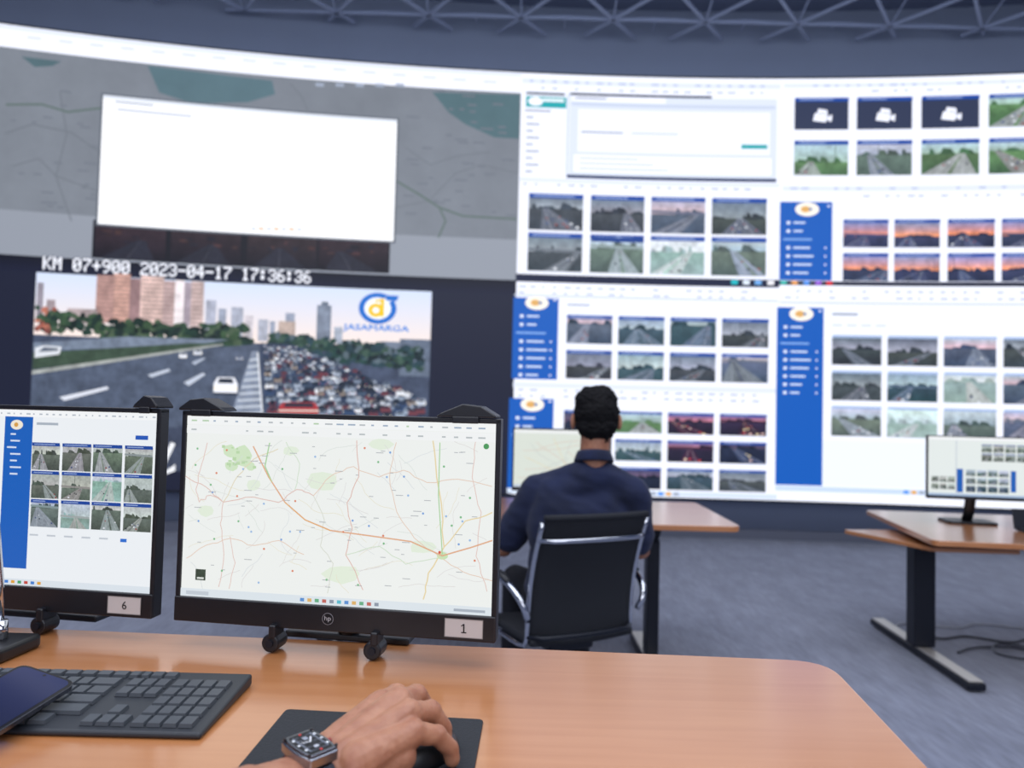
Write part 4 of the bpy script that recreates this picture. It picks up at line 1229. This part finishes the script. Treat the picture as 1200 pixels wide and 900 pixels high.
for zz, rr_, mm_ in ((.842, .010, chrome), (.47, .010, dark)):
    B(MC_).tube([Vector(((u/10-.5)*.464, backy(zz)-.034-.022*math.sin(math.pi*u/10) if 0 < u < 10 else backy(zz), zz)) for u in range(11)], rr_, 12).done('stretcher', mm_, ch, smooth=True)
B(MC_).box((0, .02, .40), (.2, .26, .05)).done('tilt_mechanism', dark, ch, bevel=.01)
B(MC_).tube([(0, 0, .38), (0, 0, .10)], .026, 18).done('gas_lift', chrome, ch, smooth=True)
for k in range(5):
    a = 2*math.pi*k/5+.3
    d = Vector((math.cos(a), math.sin(a), 0)); s_ = Vector((-d.y, d.x, 0))
    lg = B(MC_).tube([d*.02+Up*.105, d*.15+Up*.098, d*.29+Up*.080], [.026, .020, .014], 10, .7).done('base_leg', chrome, ch, smooth=True)
    B(MC_).tube([d*.285+s_*-.022+Up*.028, d*.285+s_*.022+Up*.028], .027, 16).done('caster', dark, lg)

# ---------------- seated man
man = empty('person', (.29, 3.05, 0), 'man with short black hair in a navy shirt, sitting', 'person')
hc = Vector((.350, 3.03, 1.300))
neck0 = Vector((.342, 3.010, 1.135))
Ls = Vector((.112, 3.07, .980)); Rs = Vector((.498, 2.985, .995))
Le = Vector((-.020, 3.14, .735)); Re = Vector((.548, 3.06, .755))
Lw = Vector((.08, 3.39, .850)); Rw = Vector((.45, 3.38, .850))
pel = Vector((.255, 3.07, .56)); chest = Vector((.308, 3.025, .91))
hipL = Vector((.155, 3.09, .55)); hipR = Vector((.350, 3.08, .55))
kL = Vector((.04, 3.47, .53)); kR = Vector((.33, 3.50, .53)); aL = Vector((.03, 3.50, .10)); aR = Vector((.35, 3.56, .10))
X = Vector((1, 0, 0))
b = B()
b.ell(hc, (.082, .098, .106)); b.ell(hc+Vector((0, .038, -.055)), (.062, .064, .064)); b.cap(hc+Vector((0, .078, -.090)), .024, hc+Vector((0, .06, -.07)), .034)
b.cap(hc+Vector((0, .096, .01)), .008, hc+Vector((0, .112, -.022)), .012)
b.cap(hc+Vector((-.03, .086, .022)), .010, hc+Vector((.03, .086, .022)), .010)
b.cap(hc+Vector((-.018, .094, -.052)), .007, hc+Vector((.018, .094, -.052)), .007)
for sx in (-1, 1): b.ell(hc+Vector((sx*.095, -.006, -.022)), (.011, .018, .034), Matrix.Rotation(sx*.3, 3, 'Z'))
b.cap(neck0+Vector((0, .0, -.04)), .060, hc+Vector((0, -.010, -.06)), .062)
b.cap(Ls+Vector((.05, .02, 0)), .035, neck0+Vector((0, .01, -.07)), .04); b.cap(Rs+Vector((-.05, .02, 0)), .035, neck0+Vector((0, .01, -.07)), .04)
b.cap(Ls+Vector((.05, .02, 0)), .035, Ls, .04); b.cap(Rs+Vector((-.05, .02, 0)), .035, Rs, .04)
b.cap(chest+Vector((0, .02, .08)), .075, pel+Vector((0, .01, 0)), .09)
for s, e_, w in ((Ls, Le, Lw), (Rs, Re, Rw)):
    b.cap(s, .045, e_, .041); b.cap(e_, .041, w, .027)
hand(b, Lw, Vector((-.05, .995, -.08)).normalized(), Vector((-.995, -.05, 0)), Up, -1, 1.0)
hand(b, Rw, Vector((-.10, .99, -.08)).normalized(), Vector((-.99, -.10, 0)), Up, 1, 1.0)
for h_, k_, a_ in ((hipL, kL, aL), (hipR, kR, aR)):
    b.cap(h_, .070, k_, .050); b.cap(k_, .050, a_, .036); b.cap(a_, .036, a_+Vector((0, .10, -.045)), .03)
b.done('body', skin, man, remesh=.005, sm=3)
for sx in (-1, 1):
    B().ell(hc+Vector((sx*.030, .090, .002)), (.011, .009, .009)).done('eye', mat('eye_white', '#e8e6e2', .2), man, smooth=True)
def hair_fn(p, n): return p+n*(noise.noise(p*30)*.005+noise.noise(p*90)*.005+noise.noise(p*220)*.003)
b = B(); b.ell(hc+Vector((0, -.004, .018)), (.090, .105, .100)); b.ell(hc+Vector((0, -.036, -.040)), (.079, .066, .060))
b.cap(hc+Vector((-.028, -.048, -.060)), .034, hc+Vector((.028, -.048, -.060)), .034); b.cap(hc+Vector((-.018, -.040, -.090)), .030, hc+Vector((.018, -.040, -.090)), .030)
b.ell(hc+Vector((.014, .010, .060)), (.076, .092, .070)); b.ell(hc+Vector((-.022, -.01, .062)), (.066, .08, .060))
for sx in (-1, 1): b.cap(hc+Vector((sx*.074, -.020, .02)), .020, hc+Vector((sx*.072, -.030, -.045)), .014)
b.done('hair', mat('black_hair', '#121114', .8, nscale=220, namt=.5, bump=.3, spec=.2), man, remesh=.003, sm=2, fn=hair_fn)
navy = mat('navy_shirt', '#141f42', .9, nscale=10, color2='#0f1833', bump=.25, sheen=.08)
def shirt_fn(p, n):
    w = noise.noise(Vector((p.x*5+p.z*9, p.y*6, p.z*9-p.x*6)))*.008+noise.noise(Vector((p.x*16+p.z*20, p.y*16, p.z*24)))*.005
    return p+n*w
b = B()
b.cap(Ls+Vector((-.005, 0, .000)), .064, neck0+Vector((-.034, 0, -.072)), .062, 1.0); b.cap(Rs+Vector((.005, 0, .000)), .064, neck0+Vector((.034, 0, -.072)), .062, 1.0)
b.cap(Ls, .072, Le+(Ls-Le)*.20, .070); b.cap(Rs, .072, Re+(Rs-Re)*.20, .068)
for k in range(6):
    t = k/5; zt = -.02-.16*t; hw = .118; rr_ = .082+.030*min(1, t*1.5)
    cm = (Ls+Rs)/2*(1-t*.5)+chest*(t*.5)+Vector((0, 0, zt*.5)); cm.z = 1.0+zt
    b.cap(cm-X*hw, rr_, cm+X*hw, rr_, 1.0)
b.cap(neck0+Vector((-.030, 0, -.085)), .080, neck0+Vector((.030, 0, -.085)), .080)
b.cap((Ls+Rs)/2+Vector((-.08, 0, -.02)), .092, neck0+Vector((-.02, 0, -.09)), .07); b.cap((Ls+Rs)/2+Vector((.10, 0, -.02)), .092, neck0+Vector((.02, 0, -.09)), .07)
b.cap(chest+Vector((-.095, 0, -.02)), .116, chest+Vector((.095, 0, -.02)), .116, 1.1)
b.cap(chest+Vector((-.08, 0, 0)), .116, pel+Vector((-.070, 0, .03)), .116, 1.0); b.cap(chest+Vector((.08, 0, 0)), .116, pel+Vector((.070, 0, .03)), .116, 1.0)
b.done('shirt', navy, man, remesh=.007, sm=22, fn=shirt_fn)
# folded collar: stand plus fall, widening downward
b = B(); prof = [(.063, .030), (.068, .034), (.074, .020), (.082, -.004), (.080, -.010), (.070, .004), (.062, .010)]
N = 36; vs = []
for k in range(N):
    a = 2*math.pi*k/N
    for (r_, z_) in prof:
        vs.append(neck0+Vector((r_*math.cos(a), r_*.97*math.sin(a), z_-.012-.014*math.sin(a))))
m_ = len(prof)
fs = [[k*m_+i, ((k+1) % N)*m_+i, ((k+1) % N)*m_+(i+1) % m_, k*m_+(i+1) % m_] for k in range(N) for i in range(m_)]
b.add(vs, fs).done('collar', navy, man, smooth=True)
b = B()
for h_, k_, a_ in ((hipL, kL, aL), (hipR, kR, aR)):
    b.cap(h_, .086, k_, .064); b.cap(k_, .064, a_+Vector((0, 0, .02)), .052)
b.cap(hipL, .088, hipR, .088)
b.done('trousers', mat('dark_trousers', '#14161f', .85, nscale=20, namt=.3, bump=.3), man, remesh=.008, sm=3)
for a_ in (aL, aR):
    B().cap(a_+Vector((0, -.02, -.052)), .042, a_+Vector((0, .15, -.060)), .036, .9).box(a_+Vector((0, .065, -.092)), (.075, .25, .014)).done('shoe', mat('black_shoe', '#0d0d10', .35), man, smooth=True)
kb2 = empty('keyboard', (.3, 3.58, .80), 'black keyboard on the seated man\'s desk', 'keyboard')
B().box((.3, 3.60, .8075), (.43, .13, .014)).done('body', kmat, kb2, bevel=.004)
B().grid(lambda u, v: Vector((.3+(u-.5)*.41, 3.60+(v-.5)*.11, .8165+.0008*(int(u*40) % 2))), 40, 5).done('keys', keym, kb2)

# ---------------- right desk bits
lp = empty('laptop', (2.86, 3.80, .74), 'dark laptop lying open beside a monitor on the desk', 'laptop')
Rl = Matrix.Rotation(-.12, 3, 'Z')
B().box((2.86, 3.80, .750), (.34, .23, .016), Rl).done('base', dark, lp, bevel=.004)
B().box((2.86, 3.795, .7595), (.30, .12, .003), Rl).done('keys', keym, lp)
B().box((2.875, 3.94, .80), (.34, .010, .11), Rl @ Matrix.Rotation(-.2, 3, 'X')).done('lid', dark, lp, bevel=.003)

cabm = mat('cable_grey', '#3c3f48', .5); cabw = mat('cable_white', '#a9acb4', .5)
def cable(pts, r, m, label):
    pts = [Vector(p) for p in pts]; out = []
    for i in range(len(pts)-1):
        p0 = pts[max(i-1, 0)]; p1 = pts[i]; p2 = pts[i+1]; p3 = pts[min(i+2, len(pts)-1)]
        for k in range(8):
            t = k/8
            out.append(.5*((2*p1)+(-p0+p2)*t+(2*p0-5*p1+4*p2-p3)*t*t+(-p0+3*p1-3*p2+p3)*t**3))
    out.append(pts[-1])
    B().tube(out, r, 8).done('cable', m, label=label, cat='cable', group='floor cables', smooth=True)
cable([(2.50, 4.56, .008), (2.62, 4.46, .008), (2.80, 4.52, .008), (3.00, 4.42, .008), (3.20, 4.50, .008), (3.5, 4.44, .008)], .007, cabm, 'dark cable snaking over the carpet under the desk')
cable([(2.48, 4.72, .008), (2.60, 4.78, .008), (2.85, 4.70, .008), (3.05, 4.80, .008), (3.3, 4.72, .008)], .006, cabw, 'pale grey cable snaking over the carpet under the desk')
cable([(2.56, 4.20, .008), (2.72, 4.30, .008), (2.95, 4.32, .008), (3.02, 4.20, .008), (2.88, 4.12, .008), (2.76, 4.18, .020), (2.9, 4.34, .022), (3.2, 4.22, .008)], .006, cabm, 'dark coiled cable on the carpet under the desk')

# ------------------------------------------------------------------ LIGHTS
def area(name, loc, rot, sx, sy, power, col):
    l = bpy.data.lights.new(name, 'AREA'); l.shape = 'RECTANGLE'; l.size = sx; l.size_y = sy; l.energy = power; l.color = col
    o = bpy.data.objects.new(name, l); COL.objects.link(o); o.location = loc; o.rotation_euler = rot
    return o
area('overhead_fill', (0, 1.0, 5.2), (0, 0, 0), 9, 5, 420, (.87, .91, 1.0))  # soft overhead fill added to lift the room's brightness, not a fixture
area('upward_fill', (1.0, 2.8, 3.9), (math.radians(155), 0, 0), 10, 2.0, 270, (.80, .87, 1.0))  # extra fill added to brighten the ceiling and upper wall from below
area('rear_light', (1.0, -3.2, 3.2), (math.radians(75), 0, 0), 8, 2.5, 150, (.93, .94, 1.0))
w = bpy.data.worlds.new('World'); sc.world = w; w.use_nodes = True
w.node_tree.nodes['Background'].inputs[0].default_value = (.35, .4, .5, 1); w.node_tree.nodes['Background'].inputs[1].default_value = .4

# ------------------------------------------------------------------ CAMERA
cd = bpy.data.cameras.new('camera'); cd.sensor_width = 36; cd.lens = 860/1200*36
cd.clip_start = .02
co = bpy.data.objects.new('camera', cd); COL.objects.link(co)
co.matrix_world = Matrix.Translation((0, 0, 1.32)) @ Matrix.Rotation(math.radians(92), 4, 'X') @ Matrix.Rotation(math.radians(1.4), 4, 'Z')
cd.dof.use_dof = True; cd.dof.focus_distance = 1.10; cd.dof.aperture_fstop = 3.6
sc.camera = co
